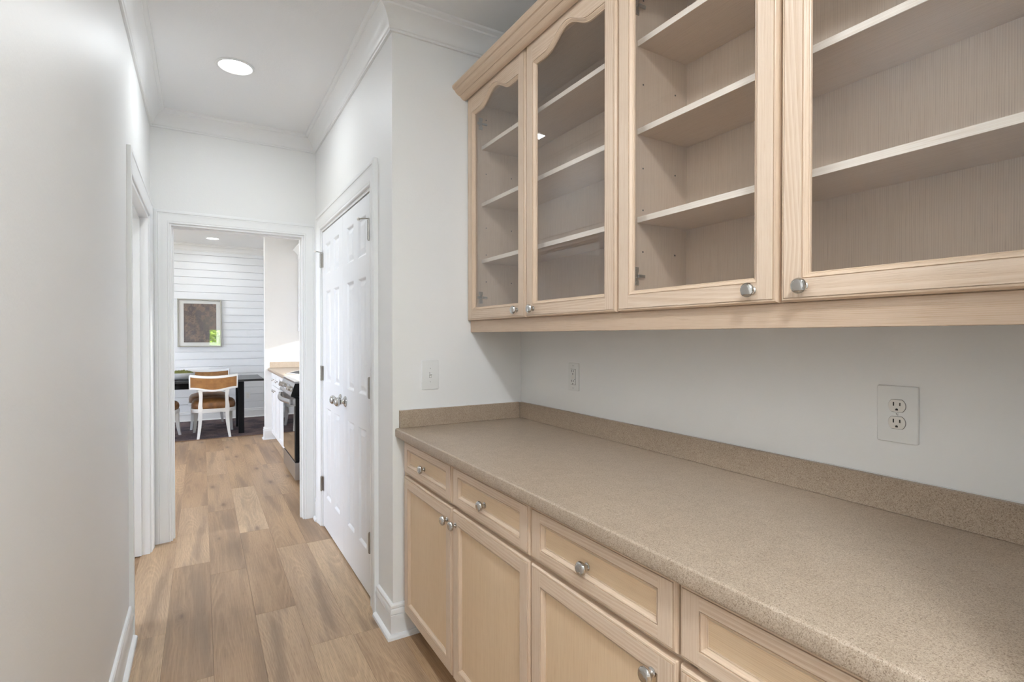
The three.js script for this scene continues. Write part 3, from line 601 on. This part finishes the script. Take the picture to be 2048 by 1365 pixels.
{
  const t = thing('wall_outlet', 'white safety outlet with flat face above the backsplash near the wall corner', 'outlet', [XB, 1.143, -1.7915], -Math.PI / 2, 'outlets over the counter');
  part('plate', plateGeo(0.073, 0.118), M.plate, t); screw(t, 0.048); screw(t, -0.048);
  part('plate_slot', bx(0.0345, 0.068, 0.0008, 0, 0, PLATE), M.slot, t);
  part('outlet_face', rbx(0.0325, 0.0662, 0.003, 0, 0, PLATE + 0.0008, 0.001), M.plate, t);
  slots(t, 0.021, PLATE + 0.0023); slots(t, -0.021, PLATE + 0.0023);
  part('test_button', rbx(0.012, 0.0055, 0.002, 0, 0.004, PLATE + 0.0025, 0.0006), M.ivory, t); part('reset_button', rbx(0.012, 0.0055, 0.002, 0, -0.004, PLATE + 0.0025, 0.0006), M.ivory, t);
  part('indicator', bx(0.0022, 0.003, 0.0006, 0.0125, -0.010, PLATE + 0.0023), M.slot, t);
}
{
  const t = thing('wall_outlet', 'white oversized outlet plate with two round-sided sockets', 'outlet', [XB, 1.1385, -0.5785], -Math.PI / 2, 'outlets over the counter');
  part('plate', plateGeo(0.0835, 0.130), M.plate, t); screw(t, 0);
  for (const y of [0.0193, -0.0193]) {
    const cut = (r, q, dep, z) => { const s = new THREE.Shape(); const a = Math.acos(q / r); s.absarc(0, 0, r, -Math.PI / 2 + a, Math.PI / 2 - a, false); s.absarc(0, 0, r, Math.PI / 2 + a, 3 * Math.PI / 2 - a, false); return new THREE.ExtrudeGeometry(s, { depth: dep, bevelEnabled: false, curveSegments: 16 }).translate(0, 0, z); };
    part('socket_gap', cut(0.0179, 0.0146, 0.0006, PLATE - 0.0002), M.slot, t, [0, y, 0]);
    const r = part('socket', cut(0.0172, 0.0139, 0.0022, PLATE - 0.0004), M.ivory, t, [0, y, 0]);
    slots(t, y, PLATE + 0.0020);
  }
}

// ───────────────────────── ceiling lamps ─────────────────────────
function downlight(x, z, radiance, colour, label, group, r = 0.079) {
  const t = thing('recessed_light', label, 'ceiling light', [x, CEIL, z], 0, group);
  part('trim_ring', lathe([[r + 0.013, 0], [r + 0.0145, 0.002], [r + 0.013, 0.005], [r + 0.006, 0.0075], [r + 0.001, 0.006], [r, 0.003]], 48).rotateX(0), M.lampTrim, t, [0, 0, 0], [Math.PI, 0, 0]).geometry = (() => { const g = new THREE.LatheGeometry([[r + 0.013, 0], [r + 0.0145, 0.002], [r + 0.013, 0.005], [r + 0.006, 0.0075], [r + 0.001, 0.006], [r, 0.002]].map(p => new THREE.Vector2(...p)), 48); return g; })();
  const lens = new THREE.CylinderGeometry(r + 0.001, r + 0.001, 0.003, 48);
  part('lens', lens, M.lens, t, [0, -0.0025, 0]);
  const a = new THREE.RectAreaLight(colour, radiance, r * 1.77, r * 1.77);
  a.position.set(x, CEIL - 0.012, z); a.rotation.x = -Math.PI / 2; scene.add(a);
}
function addedFillLight(x, z, radiance, colour, label, group) {  // fill lamps added behind the viewpoint to brighten the near hall
  const r = 0.17, t = thing('added_fill_light', label, 'ceiling light', [x, CEIL, z], 0, group);
  part('trim_ring', new THREE.LatheGeometry([[r + 0.02, 0], [r + 0.022, -0.012], [r + 0.016, -0.026], [r, -0.028], [r - 0.002, -0.02]].map(p => new THREE.Vector2(...p)), 48), M.lampTrim, t);
  part('lens', new THREE.CylinderGeometry(r, r, 0.02, 48), M.lens, t, [0, -0.0105, 0]);
  const a = new THREE.RectAreaLight(colour, radiance, r * 1.77, r * 1.77);
  a.position.set(x, CEIL - 0.032, z); a.rotation.x = -Math.PI / 2; scene.add(a);
}
downlight(0.159, -3.132, HALL_LAMP, WARM, 'round recessed ceiling light outside the closet doors', 'hall ceiling lights');
downlight(0.15, -0.98, HALL_LAMP * 1.2, WARM, 'round recessed ceiling light over the oak cabinet aisle', 'hall ceiling lights');
addedFillLight(0.15, 0.42, 30, WARM, 'added fill light on the ceiling between the cabinet aisle and the garden window', 'added fill lights');
addedFillLight(0.15, 2.0, 18, WARM, 'added fill light on the ceiling next to the garden window', 'added fill lights');
downlight(0.141, -8.78, KITCHEN_LAMP, COOL, 'round recessed ceiling light above the dining table', 'kitchen ceiling lights');
downlight(-1.55, -8.78, KITCHEN_LAMP, COOL, 'unseen round ceiling light placed to light the hidden end of the dining table', 'kitchen ceiling lights');  // out of view, helps light the dining corner
downlight(0.141, -6.0, KITCHEN_LAMP, COOL, 'unseen round ceiling light placed to light the floor by the stove', 'kitchen ceiling lights');  // unseen lamp, lights the kitchen run
downlight(-1.55, -6.0, KITCHEN_LAMP, COOL, 'unseen round ceiling light placed to light the far side of the kitchen', 'kitchen ceiling lights');  // unseen lamp, lights the kitchen from its hidden side
downlight(-1.9, -3.15, 28, DAY, 'unseen side room lamp standing in for daylight on the closet doors', 'unseen side room light');  // unseen lamp, gives the closet doors their cool daylight

// ───────────────────────── kitchen ─────────────────────────
function shaker(parent, x, y, w, h, knobX, knobY, drawer) {
  const d = part(drawer ? 'drawer' : 'door', null, null, parent, [x, y, 0]), S = 0.05, q = drawer ? 0.035 : S;
  for (const [a, b] of [[0, S], [w - S, w]]) part('stile', lim(a, b, 0, h, 0, 0.019, 0.001), M.kitchenWhite, d);
  for (const [a, b] of [[0, q], [h - q, h]]) part('rail', lim(S, w - S, a, b, 0, 0.019, 0.001), M.kitchenWhite, d);
  part('panel', lim(S - 0.005, w - S + 0.005, q - 0.005, h - q + 0.005, 0.002, 0.011), M.kitchenWhite, d);
  part('knob', cabKnob, M.nickel, d, [knobX, knobY, drawer ? 0.011 : 0.019]);
}
function kitchenBase(z0, w, label, filler, knob) {
  const c = thing('kitchen_base_cabinet', label, 'cabinet', [0.765, 0, z0], -Math.PI / 2, 'white kitchen base cabinets');
  part('carcass', merged([lim(-filler, w, 0.1, 0.875, -0.63, 0)]), M.kitchenWhite, c);
  part('toe_kick', lim(-filler, w, 0, 0.1, -0.63, -0.07), M.kitchenWhite, c);
  const hw = w / 2 - 0.004;
  for (const k of [0, 1]) { shaker(c, k * w / 2 + 0.002, 0.722, hw, 0.142, hw / 2, 0.065, true); shaker(c, k * w / 2 + 0.002, 0.112, hw, 0.60, k ? 0.03 : hw - 0.09, 0.55); }
}
kitchenBase(-7.15, 0.70, 'white kitchen base cabinet against the end wall', 0.179);
kitchenBase(-6.445, 0.76, 'white kitchen base cabinet beside the stove', 0);
{
  const t = thing('kitchen_counter', 'pale kitchen countertop between the end wall and the stove', 'countertop', [0, 0, 0]);
  const prof = [[0, 0.914], [-0.668, 0.914], [-0.674, 0.912], [-0.678, 0.907], [-0.678, 0.882], [-0.674, 0.8757], [0, 0.8757], [0, 0.914]];
  part('slab', sweep([[ZP + 0.001, 1.399], [-5.684, 1.399]], false, prof, (a, b, d) => [b, d, a], 1, 0.8), M.counter, t);
  part('backsplash', woodUV(lim(0.745, 1.399, 0.9142, 0.985, ZP + 0.001, ZP + 0.019, 0.0015), 'x'), M.counter, t);
  part('backsplash', woodUV(lim(1.381, 1.399, 0.9142, 0.985, ZP + 0.02, -5.684, 0.0015), 'z'), M.counter, t);
}
{ // wall cabinet over the kitchen counter
  const c = thing('kitchen_wall_cabinet', 'white kitchen wall cabinet with stepped crown above the counter', 'cabinet', [1.102, 1.37, ZP + 0.002], -Math.PI / 2);
  part('carcass', lim(0, 1.64, 0, 1.03, -0.296, 0), M.kitchenWhite, c);
  part('light_rail', lim(0, 1.64, -0.104, 0, -0.016, 0.004, 0.001), M.kitchenWhite, c);
  for (let k = 0; k < 4; k++) shaker(c, 0.006 + k * 0.409, 0.012, 0.402, 0.985, k % 2 ? 0.05 : 0.352, 0.05);
  const p = [[0.0, 1.0], [0.020, 1.0], [0.022, 1.012], [0.030, 1.022], [0.046, 1.042], [0.060, 1.056], [0.074, 1.062], [0.080, 1.066], [0.080, 1.082], [0, 1.082], [0, 1.0]];
  part('crown', sweep([[0, 0], [1.64, 0]], false, p, (a, b, d) => [a, d, b], 1, 0.5), M.kitchenWhite, c);
}
{ // slide-in stove; local x along the run, z towards the room; front of the oven door at z = 0
  const c = thing('stove', 'stainless slide-in stove with black side and dark glass oven door', 'stove', [0.70, 0, -5.680], -Math.PI / 2);
  const w = 0.758;
  part('body', lim(0.002, w - 0.002, 0.03, 0.897, -0.66, -0.045, 0.003), M.black, c);
  for (const x of [0.05, w - 0.05]) for (const z of [-0.09, -0.6]) part('foot', bx(0.03, 0.03, 0.03, x, 0.015, z), M.black, c);
  part('cooktop', lim(0, w, 0.898, 0.914, -0.66, -0.032, 0.003), M.blackGlass, c);
  part('cooktop_edge', merged([lim(0, w, 0.899, 0.917, -0.05, 0.002, 0.003)]), M.steel, c);
  // slanted control panel with five knobs
  const sh = new THREE.Shape([[-0.045, 0.785], [0.030, 0.785], [0.034, 0.795], [0.000, 0.900], [-0.045, 0.900]].map(p => new THREE.Vector2(p[0], p[1])));
  const cp = new THREE.ExtrudeGeometry(sh, { depth: w, bevelEnabled: false }); cp.rotateY(-Math.PI / 2); cp.translate(w, 0, 0);
  part('control_panel', woodUV(cp, 'x'), M.steel, c);
  const cap = new THREE.ExtrudeGeometry(sh, { depth: 0.003, bevelEnabled: false }); cap.rotateY(-Math.PI / 2); cap.translate(w + 0.0035, 0, 0); part('end_cap', cap, M.black, c);
  const knob = lathe([[0, 0], [0.024, 0], [0.024, 0.006], [0.020, 0.009], [0.0185, 0.030], [0.016, 0.034], [0, 0.034]], 20);
  for (const x of [0.075, 0.16, 0.60, 0.685]) part('knob', knob, M.nickelDark, c, [x, 0.846, 0.0165], [-0.31, 0, 0]);
  part('display', bx(0.28, 0.06, 0.003), M.blackGlass, c, [0.38, 0.846, 0.0170], [-0.31, 0, 0]);
  part('oven_door', lim(0.003, w - 0.003, 0.205, 0.770, -0.045, -0.004, 0.004), M.black, c);
  part('oven_glass', lim(0.004, w - 0.03, 0.215, 0.700, -0.006, 0.0, 0.001), M.blackGlass, c);
  part('door_trim', lim(0.004, w - 0.004, 0.700, 0.768, -0.006, 0.001, 0.001), M.steel, c);
  // bowed handle on two end posts
  const pts = []; for (let i = 0; i <= 12; i++) { const u = i / 12; pts.push([mix(0.02, w - 0.02, u), 0.738, 0.030 + 0.042 * Math.sin(Math.PI * u)]); }
  const hb = tubeGeo(pts, 0.016, 28, 10); const hp = hb.attributes.position; for (let i = 0; i < hp.count; i++) hp.setY(i, 0.738 + (hp.getY(i) - 0.738) * 1.35);
  part('handle', merged([hb, rbx(0.032, 0.050, 0.05, 0.018, 0.738, 0.02, 0.004), rbx(0.032, 0.050, 0.05, w - 0.018, 0.738, 0.02, 0.004)]), M.steel, c);
  for (let k = 0; k < 4; k++) part('vent', bx(0.001, 0.006, 0.018, w - 0.0015, 0.722 + k * 0.0115, 0.026), M.slot, c);
  part('drawer', lim(0.003, w - 0.003, 0.045, 0.198, -0.045, 0.0, 0.004), M.steel, c);
}
{ // unseen hood, bulb lights the end wall; end panel added to block hall spill
  const c = thing('unseen_range_hood', 'unseen hood whose bulb lights the end wall, with an added light-blocking panel', 'hood', [1.40, 1.229, -5.30]);
  part('housing', merged([lim(-0.42, 0, 0.105, 0.36, -0.37, 0.37), lim(-0.42, 0, -0.30, 0.105, 0.355, 0.37)]), M.kitchenWhite, c);
  part('bulb_socket', new THREE.CylinderGeometry(0.012, 0.012, 0.010, 16).translate(-0.16, 0.101, 0), M.kitchenWhite, c);
  part('bulb', new THREE.SphereGeometry(0.017, 20, 14).translate(-0.16, 0.080, 0), M.lens, c);
  const a = new THREE.PointLight(new THREE.Color(0.97, 0.985, 0.97), 2.3); a.position.set(1.24, 1.309, -5.30); a.castShadow = true; a.shadow.radius = 0.8; scene.add(a);
}
{ // open book lying at the stove end of the counter
  const t = thing('open_book', 'open book with dark printed pages lying on the kitchen counter', 'book', [1.02, 0.9145, -6.02], 0.35);
  const page = (s) => { const pts = [], N = 10; for (let i = 0; i <= N; i++) { const u = i / N; pts.push(new THREE.Vector2(s * u * 0.21, 0.004 + 0.028 * Math.sin(Math.PI * Math.pow(u, 0.55)) * (1 - 0.35 * u))); } for (let i = N; i >= 0; i--) { const u = i / N; pts.push(new THREE.Vector2(s * u * 0.21, 0.0015)); } const g = new THREE.ExtrudeGeometry(new THREE.Shape(pts), { depth: 0.27, bevelEnabled: false }); g.translate(0, 0, -0.135); return g; };
  part('page_block', page(1), M.paper, t); part('page_block', page(-1), M.paper, t);
  const img = (s) => { const g = new THREE.PlaneGeometry(0.18, 0.22, 10, 1); g.rotateX(-Math.PI / 2); const p = g.attributes.position; for (let i = 0; i < p.count; i++) { const u = clampN((p.getX(i) + 0.105) / 0.21, 0.02, 1); p.setY(i, 0.0052 + 0.028 * Math.sin(Math.PI * Math.pow(u, 0.55)) * (1 - 0.35 * u)); p.setX(i, s * u * 0.21); } g.computeVertexNormals(); return g; };
  part('printed_page', img(1), M.black, t); part('printed_page', img(-1), M.black, t);
  part('cover', rbx(0.44, 0.0015, 0.285, 0, 0.00075, 0, 0.0005), M.black, t);
}

// ───────────────────────── dining corner ─────────────────────────
{
  const g = rbx(3.2, 0.008, 1.72, -0.87, 0.004, -8.565, 0.003);
  const r = thing('area_rug', 'dark plum and grey mottled rug under the dining table', 'rug', [0, 0.0005, 0]);
  part('pile', woodUV(rbx(3.0, 0.009, 1.70, -0.42, 0.0045, -8.56, 0.003), 'x'), M.rug, r);
  part('binding', sweep([[-1.92, -9.41], [1.08, -9.41], [1.08, -7.71], [-1.92, -7.71]], true, [[0, 0], [0.012, 0], [0.013, 0.005], [0.008, 0.0088], [0, 0.0088]], floorPlan, -1, 0.6), M.rugEdge, r);
}
{
  const t = thing('dining_table', 'long black dining table with square legs on the rug', 'table', [0, 0.0095, 0]);
  part('tabletop', rbx(2.0, 0.028, 0.90, -0.28, 0.719, -8.256, 0.003), M.tableTop, t);
  part('apron', merged([lim(-1.05, 0.455, 0.62, 0.705, -7.985, -7.965), lim(-1.05, 0.455, 0.62, 0.705, -8.56, -8.54), lim(0.44, 0.46, 0.62, 0.705, -8.54, -7.985)]), M.tableBlack, t);
  for (const x of [0.453, -1.05]) for (const z of [-7.965, -8.56]) part('leg', rbx(0.070, 0.705, 0.070, x, 0.3525, z, 0.003), M.tableBlack, t);
}
// chair with a barrel back: origin on the floor under the seat centre, the sitter faces -z, the back stands towards +z
const chairs = 'dining chairs round the black table';
function makeChair() {
  const c = thing('dining_chair', '', 'chair', [0, 0, 0], 0, chairs);
  // round-cornered seat outline, wider at the back
  const outline = (k) => { const p = []; for (let i = 0; i < 48; i++) { const a = i / 48 * 2 * Math.PI, ca = Math.cos(a), sa = Math.sin(a), e = 0.62; p.push([k * 0.254 * Math.sign(ca) * Math.pow(Math.abs(ca), e), k * 0.265 * Math.sign(sa) * Math.pow(Math.abs(sa), e)]); } return p; };
  part('seat_rail', sweep(outline(0.97), true, [[0, 0.322], [0.012, 0.322], [0.014, 0.328], [0.014, 0.366], [0.010, 0.370], [0, 0.370], [-0.03, 0.370], [-0.03, 0.322], [0, 0.322]], floorPlan, -1, 0.6), M.chairWhite, c);
  const pos = [], idx = [], rings = [[0.965, 0.368], [1.0, 0.383], [1.01, 0.41], [0.98, 0.442], [0.90, 0.464], [0.7, 0.482], [0.4, 0.492], [0.001, 0.495]];
  rings.forEach(([k, y]) => outline(k).forEach(([x, z]) => pos.push(x, y, z)));
  for (let r = 0; r < rings.length - 1; r++) for (let i = 0; i < 48; i++) { const a = r * 48 + i, b = r * 48 + (i + 1) % 48; idx.push(a, a + 48, b, b, a + 48, b + 48); }
  let g = new THREE.BufferGeometry(); g.setAttribute('position', new THREE.Float32BufferAttribute(pos, 3)); g.setIndex(idx); g.computeVertexNormals(); g = woodUV(g, 'x');
  part('seat_cushion', g, M.leather, c);
  // sabre legs
  const leg = (x0, z0, x1, z1, top) => { const gs = [], N = 8, P = []; for (let i = 0; i <= N; i++) { const u = i / N, q = u * u; const y = mix(top, 0.0, u), s = mix(0.024, 0.0145, u); P.push([mix(x0, x1, q), y, mix(z0, z1, q), s]); }
    const v = [], ix = []; P.forEach(([x, y, z, s]) => { for (const [a, b] of [[-1, -1], [1, -1], [1, 1], [-1, 1]]) v.push(x + a * s, y, z + b * s); });
    for (let i = 0; i < N; i++) for (let k = 0; k < 4; k++) { const a = i * 4 + k, b = i * 4 + (k + 1) % 4; ix.push(a, b, a + 4, b, b + 4, a + 4); } ix.push(0, 2, 1, 0, 3, 2, N * 4, N * 4 + 1, N * 4 + 2, N * 4, N * 4 + 2, N * 4 + 3);
    const h = new THREE.BufferGeometry(); h.setAttribute('position', new THREE.Float32BufferAttribute(v, 3)); h.setIndex(ix); return toCreasedNormals(h.toNonIndexed(), 0.5); };
  part('leg', leg(-0.150, 0.235, -0.178, 0.318, 0.36), M.chairWhite, c); part('leg', leg(0.150, 0.235, 0.178, 0.318, 0.36), M.chairWhite, c);
  part('leg', leg(-0.205, -0.185, -0.226, -0.25, 0.33), M.chairWhite, c); part('leg', leg(0.205, -0.185, 0.226, -0.25, 0.33), M.chairWhite, c);
  // posts from seat rail to back
  for (const s of [-1, 1]) part('post', (() => { const v = [], ix = [], P = [[0.150, 0.34, 0.245, 0.028], [0.153, 0.41, 0.252, 0.023], [0.147, 0.48, 0.264, 0.019], [0.146, 0.55, 0.277, 0.020], [0.152, 0.615, 0.289, 0.023]];
    P.forEach(([x, y, z, w]) => { for (const [a, b] of [[-1, -1], [1, -1], [1, 1], [-1, 1]]) v.push(s * x + a * w, y, z + b * 0.014); });
    for (let i = 0; i < P.length - 1; i++) for (let k = 0; k < 4; k++) { const a = i * 4 + k, b = i * 4 + (k + 1) % 4; ix.push(a, a + 4, b, b, a + 4, b + 4); }
    const h = new THREE.BufferGeometry(); h.setAttribute('position', new THREE.Float32BufferAttribute(v, 3)); h.setIndex(ix); return toCreasedNormals(h.toNonIndexed(), 0.5); })(), M.chairWhite, c);
  // curved back: a runs from -1 to 1 across it, rails dip in the middle
  const arc = (a, r, lean) => [0.266 * a, 0, 0.236 + (r - 0.418) + 0.062 * (1 - a * a) + lean];
  const band = (lo, hi, r0, r1, N = 28) => { const v = [], ix = [];
    for (let i = 0; i <= N; i++) { const a = mix(-1, 1, i / N), yl = lo(a), yh = hi(a); for (const [y, r] of [[yl, r0], [yl, r1], [yh, r1], [yh, r0]]) { const p = arc(a, r, (y - 0.6) * 0.16); v.push(p[0], y, p[2]); } }
    for (let i = 0; i < N; i++) for (let k = 0; k < 4; k++) { const a = i * 4 + k, b = i * 4 + (k + 1) % 4; ix.push(a, a + 4, b, b, a + 4, b + 4); }
    ix.push(0, 1, 2, 0, 2, 3, N * 4, N * 4 + 2, N * 4 + 1, N * 4, N * 4 + 3, N * 4 + 2);
    const h = new THREE.BufferGeometry(); h.setAttribute('position', new THREE.Float32BufferAttribute(v, 3)); h.setIndex(ix); return toCreasedNormals(h.toNonIndexed(), 0.5); };
  const bottom = (a) => 0.640 - 0.034 * (0.5 + 0.5 * Math.cos(Math.PI * clampN(a / 0.95, -1, 1))), topY = (a) => 0.778 + 0.022 * a * a;
  part('back_panel', woodUV(band((a) => bottom(a) + 0.012, (a) => topY(a) - 0.006, 0.425, 0.443), 'x'), M.cane, c);
  part('top_rail', band((a) => topY(a) - 0.010, (a) => topY(a) + 0.020, 0.418, 0.452), M.chairWhite, c);
  part('bottom_rail', band((a) => bottom(a) - 0.010, (a) => bottom(a) + 0.015, 0.418, 0.450), M.chairWhite, c);
  for (const s of [-1, 1]) part('end_stile', tubeGeo([[s * 0.262, 0.634, 0.258], [s * 0.263, 0.71, 0.270], [s * 0.263, 0.806, 0.285]], 0.0125, 6, 8), M.chairWhite, c);
  return c;
}
const chairA = makeChair();
chairA.position.set(0.130, 0.0095, -8.04);
chairA.userData.label = 'white dining chair seen whole from behind, with woven brown back panel';
function placeChair(x, z, turn, label) { const r = chairA.clone(); r.name = numbered('dining_chair'); r.userData = { ...chairA.userData, label }; scene.add(r); r.position.set(x, 0.0095, z); r.rotation.y = turn; }
placeChair(0.09, -8.80, Math.PI, 'white dining chair on the board-wall side of the black table');
placeChair(-0.525, -7.99, -0.2, 'white dining chair mostly cut off by the opening casing');
{
  const b = thing('bowl', 'shallow pale grey bowl of moss on the black table', 'bowl', [-0.235, 0.7425, -8.16]);
  const g = new THREE.LatheGeometry([[0, 0.004], [0.07, 0.0], [0.085, 0.002], [0.13, 0.03], [0.152, 0.065], [0.157, 0.088], [0.153, 0.092], [0.147, 0.086], [0.138, 0.062], [0.08, 0.03], [0, 0.025]].map(p => new THREE.Vector2(...p)), 40);
  part('vessel', toCreasedNormals(g.toNonIndexed(), 0.8), M.bowl, b);
  // moss mound: a lumpy dome plus many small tufts
  const gs = [], tuft = new THREE.ConeGeometry(0.006, 0.02, 4);
  const dome = new THREE.SphereGeometry(0.142, 28, 14, 0, Math.PI * 2, 0, Math.PI / 2); const p = dome.attributes.position;
  for (let i = 0; i < p.count; i++) { const f = 0.55 + 0.9 * fbm(p.getX(i) * 30 + 9, p.getZ(i) * 30 + 9, 77, 3); p.setY(i, p.getY(i) * 0.34 * f); } dome.computeVertexNormals(); gs.push(dome);
  for (let i = 0; i < 420; i++) { const a = R(0, 6.283), r = 0.135 * Math.sqrt(rnd()), x = r * Math.cos(a), z = r * Math.sin(a), f = 0.55 + 0.9 * fbm(x * 30 + 9, z * 30 + 9, 77, 3); const k = tuft.clone(); k.rotateX(R(-0.7, 0.7)); k.rotateZ(R(-0.7, 0.7)); k.translate(x, Math.sqrt(Math.max(0, 0.142 ** 2 - r * r)) * 0.34 * f + 0.004, z); gs.push(k); }
  const m = new THREE.Mesh(merged(gs), M.moss); m.name = 'moss'; m.position.set(-0.235, 0.7425 + 0.066, -8.16); scene.add(m);
  tag(m, 'dry green moss heaped in the pale grey bowl', 'moss', null, 'stuff');
}
{ // framed print
  const t = thing('framed_print', 'square framed brown abstract print with white mat on the board wall', 'picture', [-0.026, 1.522, ZSHIP]);
  const w = 0.296, h = 0.372;
  const e = 0.016, a = w - e, b = h - e;
  part('frame', sweep([[-a, -b], [a, -b], [a, b], [-a, b]], true, [[-0.004, 0.0], [-0.004, 0.024], [0.000, 0.034], [0.011, 0.038], [0.016, 0.034], [0.016, 0.0]], flatZ, -1, 0.5), M.frameGrey, t);
  part('mat', lim(-a, a, -b, b, 0.004, 0.016), M.mat, t);
  const pg = new THREE.PlaneGeometry(0.435, 0.60); pg.translate(0.004, 0.0, 0.0172); part('print', pg, M.art, t);
  part('glazing', lim(-a, a, -b, b, 0.021, 0.0235), M.glass, t);
}
{
  const t = thing('wall_outlet', 'white outlet on the board wall behind the dining table', 'outlet', [0.637, 0.352, ZSHIP], 0);
  part('plate', plateGeo(0.074, 0.118), M.plate, t);
  for (const y of [0.0193, -0.0193]) part('socket', rbx(0.030, 0.026, 0.003, 0, y, PLATE + 0.0006, 0.001), M.ivory, t);
}

// ───────────────────────── windows and garden outside ─────────────────────────
function windowUnit(name, w, h, cols, rows, place) {
  const o = struct(name, null, null); place(o);
  part('window_frame', merged([lim(-w / 2, w / 2, -h / 2, -h / 2 + 0.05, -0.06, 0.06), lim(-w / 2, w / 2, h / 2 - 0.05, h / 2, -0.06, 0.06), lim(-w / 2, -w / 2 + 0.05, -h / 2 + 0.05, h / 2 - 0.05, -0.06, 0.06), lim(w / 2 - 0.05, w / 2, -h / 2 + 0.05, h / 2 - 0.05, -0.06, 0.06)]), M.trim, o);
  const pw = (w - 0.1) / cols, ph = (h - 0.1) / rows;
  for (let i = 0; i < cols; i++) for (let j = 0; j < rows; j++) part('pane', lim(-w / 2 + 0.05 + i * pw + 0.006, -w / 2 + 0.05 + (i + 1) * pw - 0.006, -h / 2 + 0.05 + j * ph + 0.006, -h / 2 + 0.05 + (j + 1) * ph - 0.006, -0.003, 0.003), M.glass, o);
  for (let i = 1; i < cols; i++) part('muntin', lim(-w / 2 + 0.05 + i * pw - 0.012, -w / 2 + 0.05 + i * pw + 0.012, -h / 2 + 0.05, h / 2 - 0.05, -0.015, 0.015), M.trim, o);
  for (let j = 1; j < rows; j++) part('muntin', lim(-w / 2 + 0.05, w / 2 - 0.05, -h / 2 + 0.05 + j * ph - 0.012, -h / 2 + 0.05 + j * ph + 0.012, -0.014, 0.014), M.trim, o);
}
windowUnit('window_1', 0.50, 0.8, 1, 1, o => o.position.set(0.45, 1.2, 3.46));
windowUnit('unseen_window_2', 3.4, 1.8, 3, 1, o => { o.position.set(-3.36, 1.4, -6.7); o.rotation.y = Math.PI / 2; });  // out of view, placed to let bluish daylight into the kitchen
windowUnit('unseen_window_3', 1.6, 1.6, 1, 2, o => { o.position.set(-2.54, 1.4, -2.8); o.rotation.y = Math.PI / 2; });  // unseen window, placed to light the side room with cool daylight
struct('ground', lim(-14, 14, -0.3, -0.16, -18, 14), M.lawn);
{ // leafy shrub in the garden, mirrored in the glass of the print
  const t = thing('garden_shrub', 'sunlit green shrub outside, mirrored in the glass of the framed print', 'shrub', [0.80, -0.16, 7.2]);
  const leaf = new THREE.BufferGeometry(); leaf.setAttribute('position', new THREE.Float32BufferAttribute([0, 0, 0, 0.022, 0.005, 0.035, 0, 0.002, 0.08, 0, 0, 0, 0, 0.002, 0.08, -0.022, 0.005, 0.035], 3)); leaf.computeVertexNormals();
  const im = new THREE.InstancedMesh(leaf, M.leaf, 5200); im.name = 'foliage'; im.userData.kind = 'stuff';
  const mtx = new THREE.Matrix4(), q = new THREE.Quaternion(), e = new THREE.Euler();
  for (let i = 0; i < 5200; i++) { const u = R(-1, 1), a = R(0, 6.283), rr = Math.cbrt(R(0.35, 1)) * (0.85 + 0.3 * hash(Math.floor(a * 3), Math.floor(u * 4 + 8), 3)), s = Math.sqrt(1 - u * u); e.set(R(-1.2, 1.2), R(0, 6.28), R(-0.8, 0.8)); q.setFromEuler(e); mtx.compose(new THREE.Vector3(0.75 * rr * s * Math.cos(a), 1.25 + 0.95 * rr * u, 0.6 * rr * s * Math.sin(a)), q, new THREE.Vector3(1.2, 1.2, 1.2)); im.setMatrixAt(i, mtx); }
  t.add(im);
  part('stem', merged([0, 1, 2, 3].map(k => tubeGeo([[0.04 * k - 0.06, 0, 0], [0.1 * (k - 1.5), 0.6, 0.05 * (k - 1)], [0.22 * (k - 1.5), 1.5, 0.1 * (k - 1.5)]], 0.016, 8, 6))), M.dark, t);
}

scene.traverse(o => { if (o.isMesh) { o.castShadow = true; o.receiveShadow = true; } });
renderer.render(scene, camera);
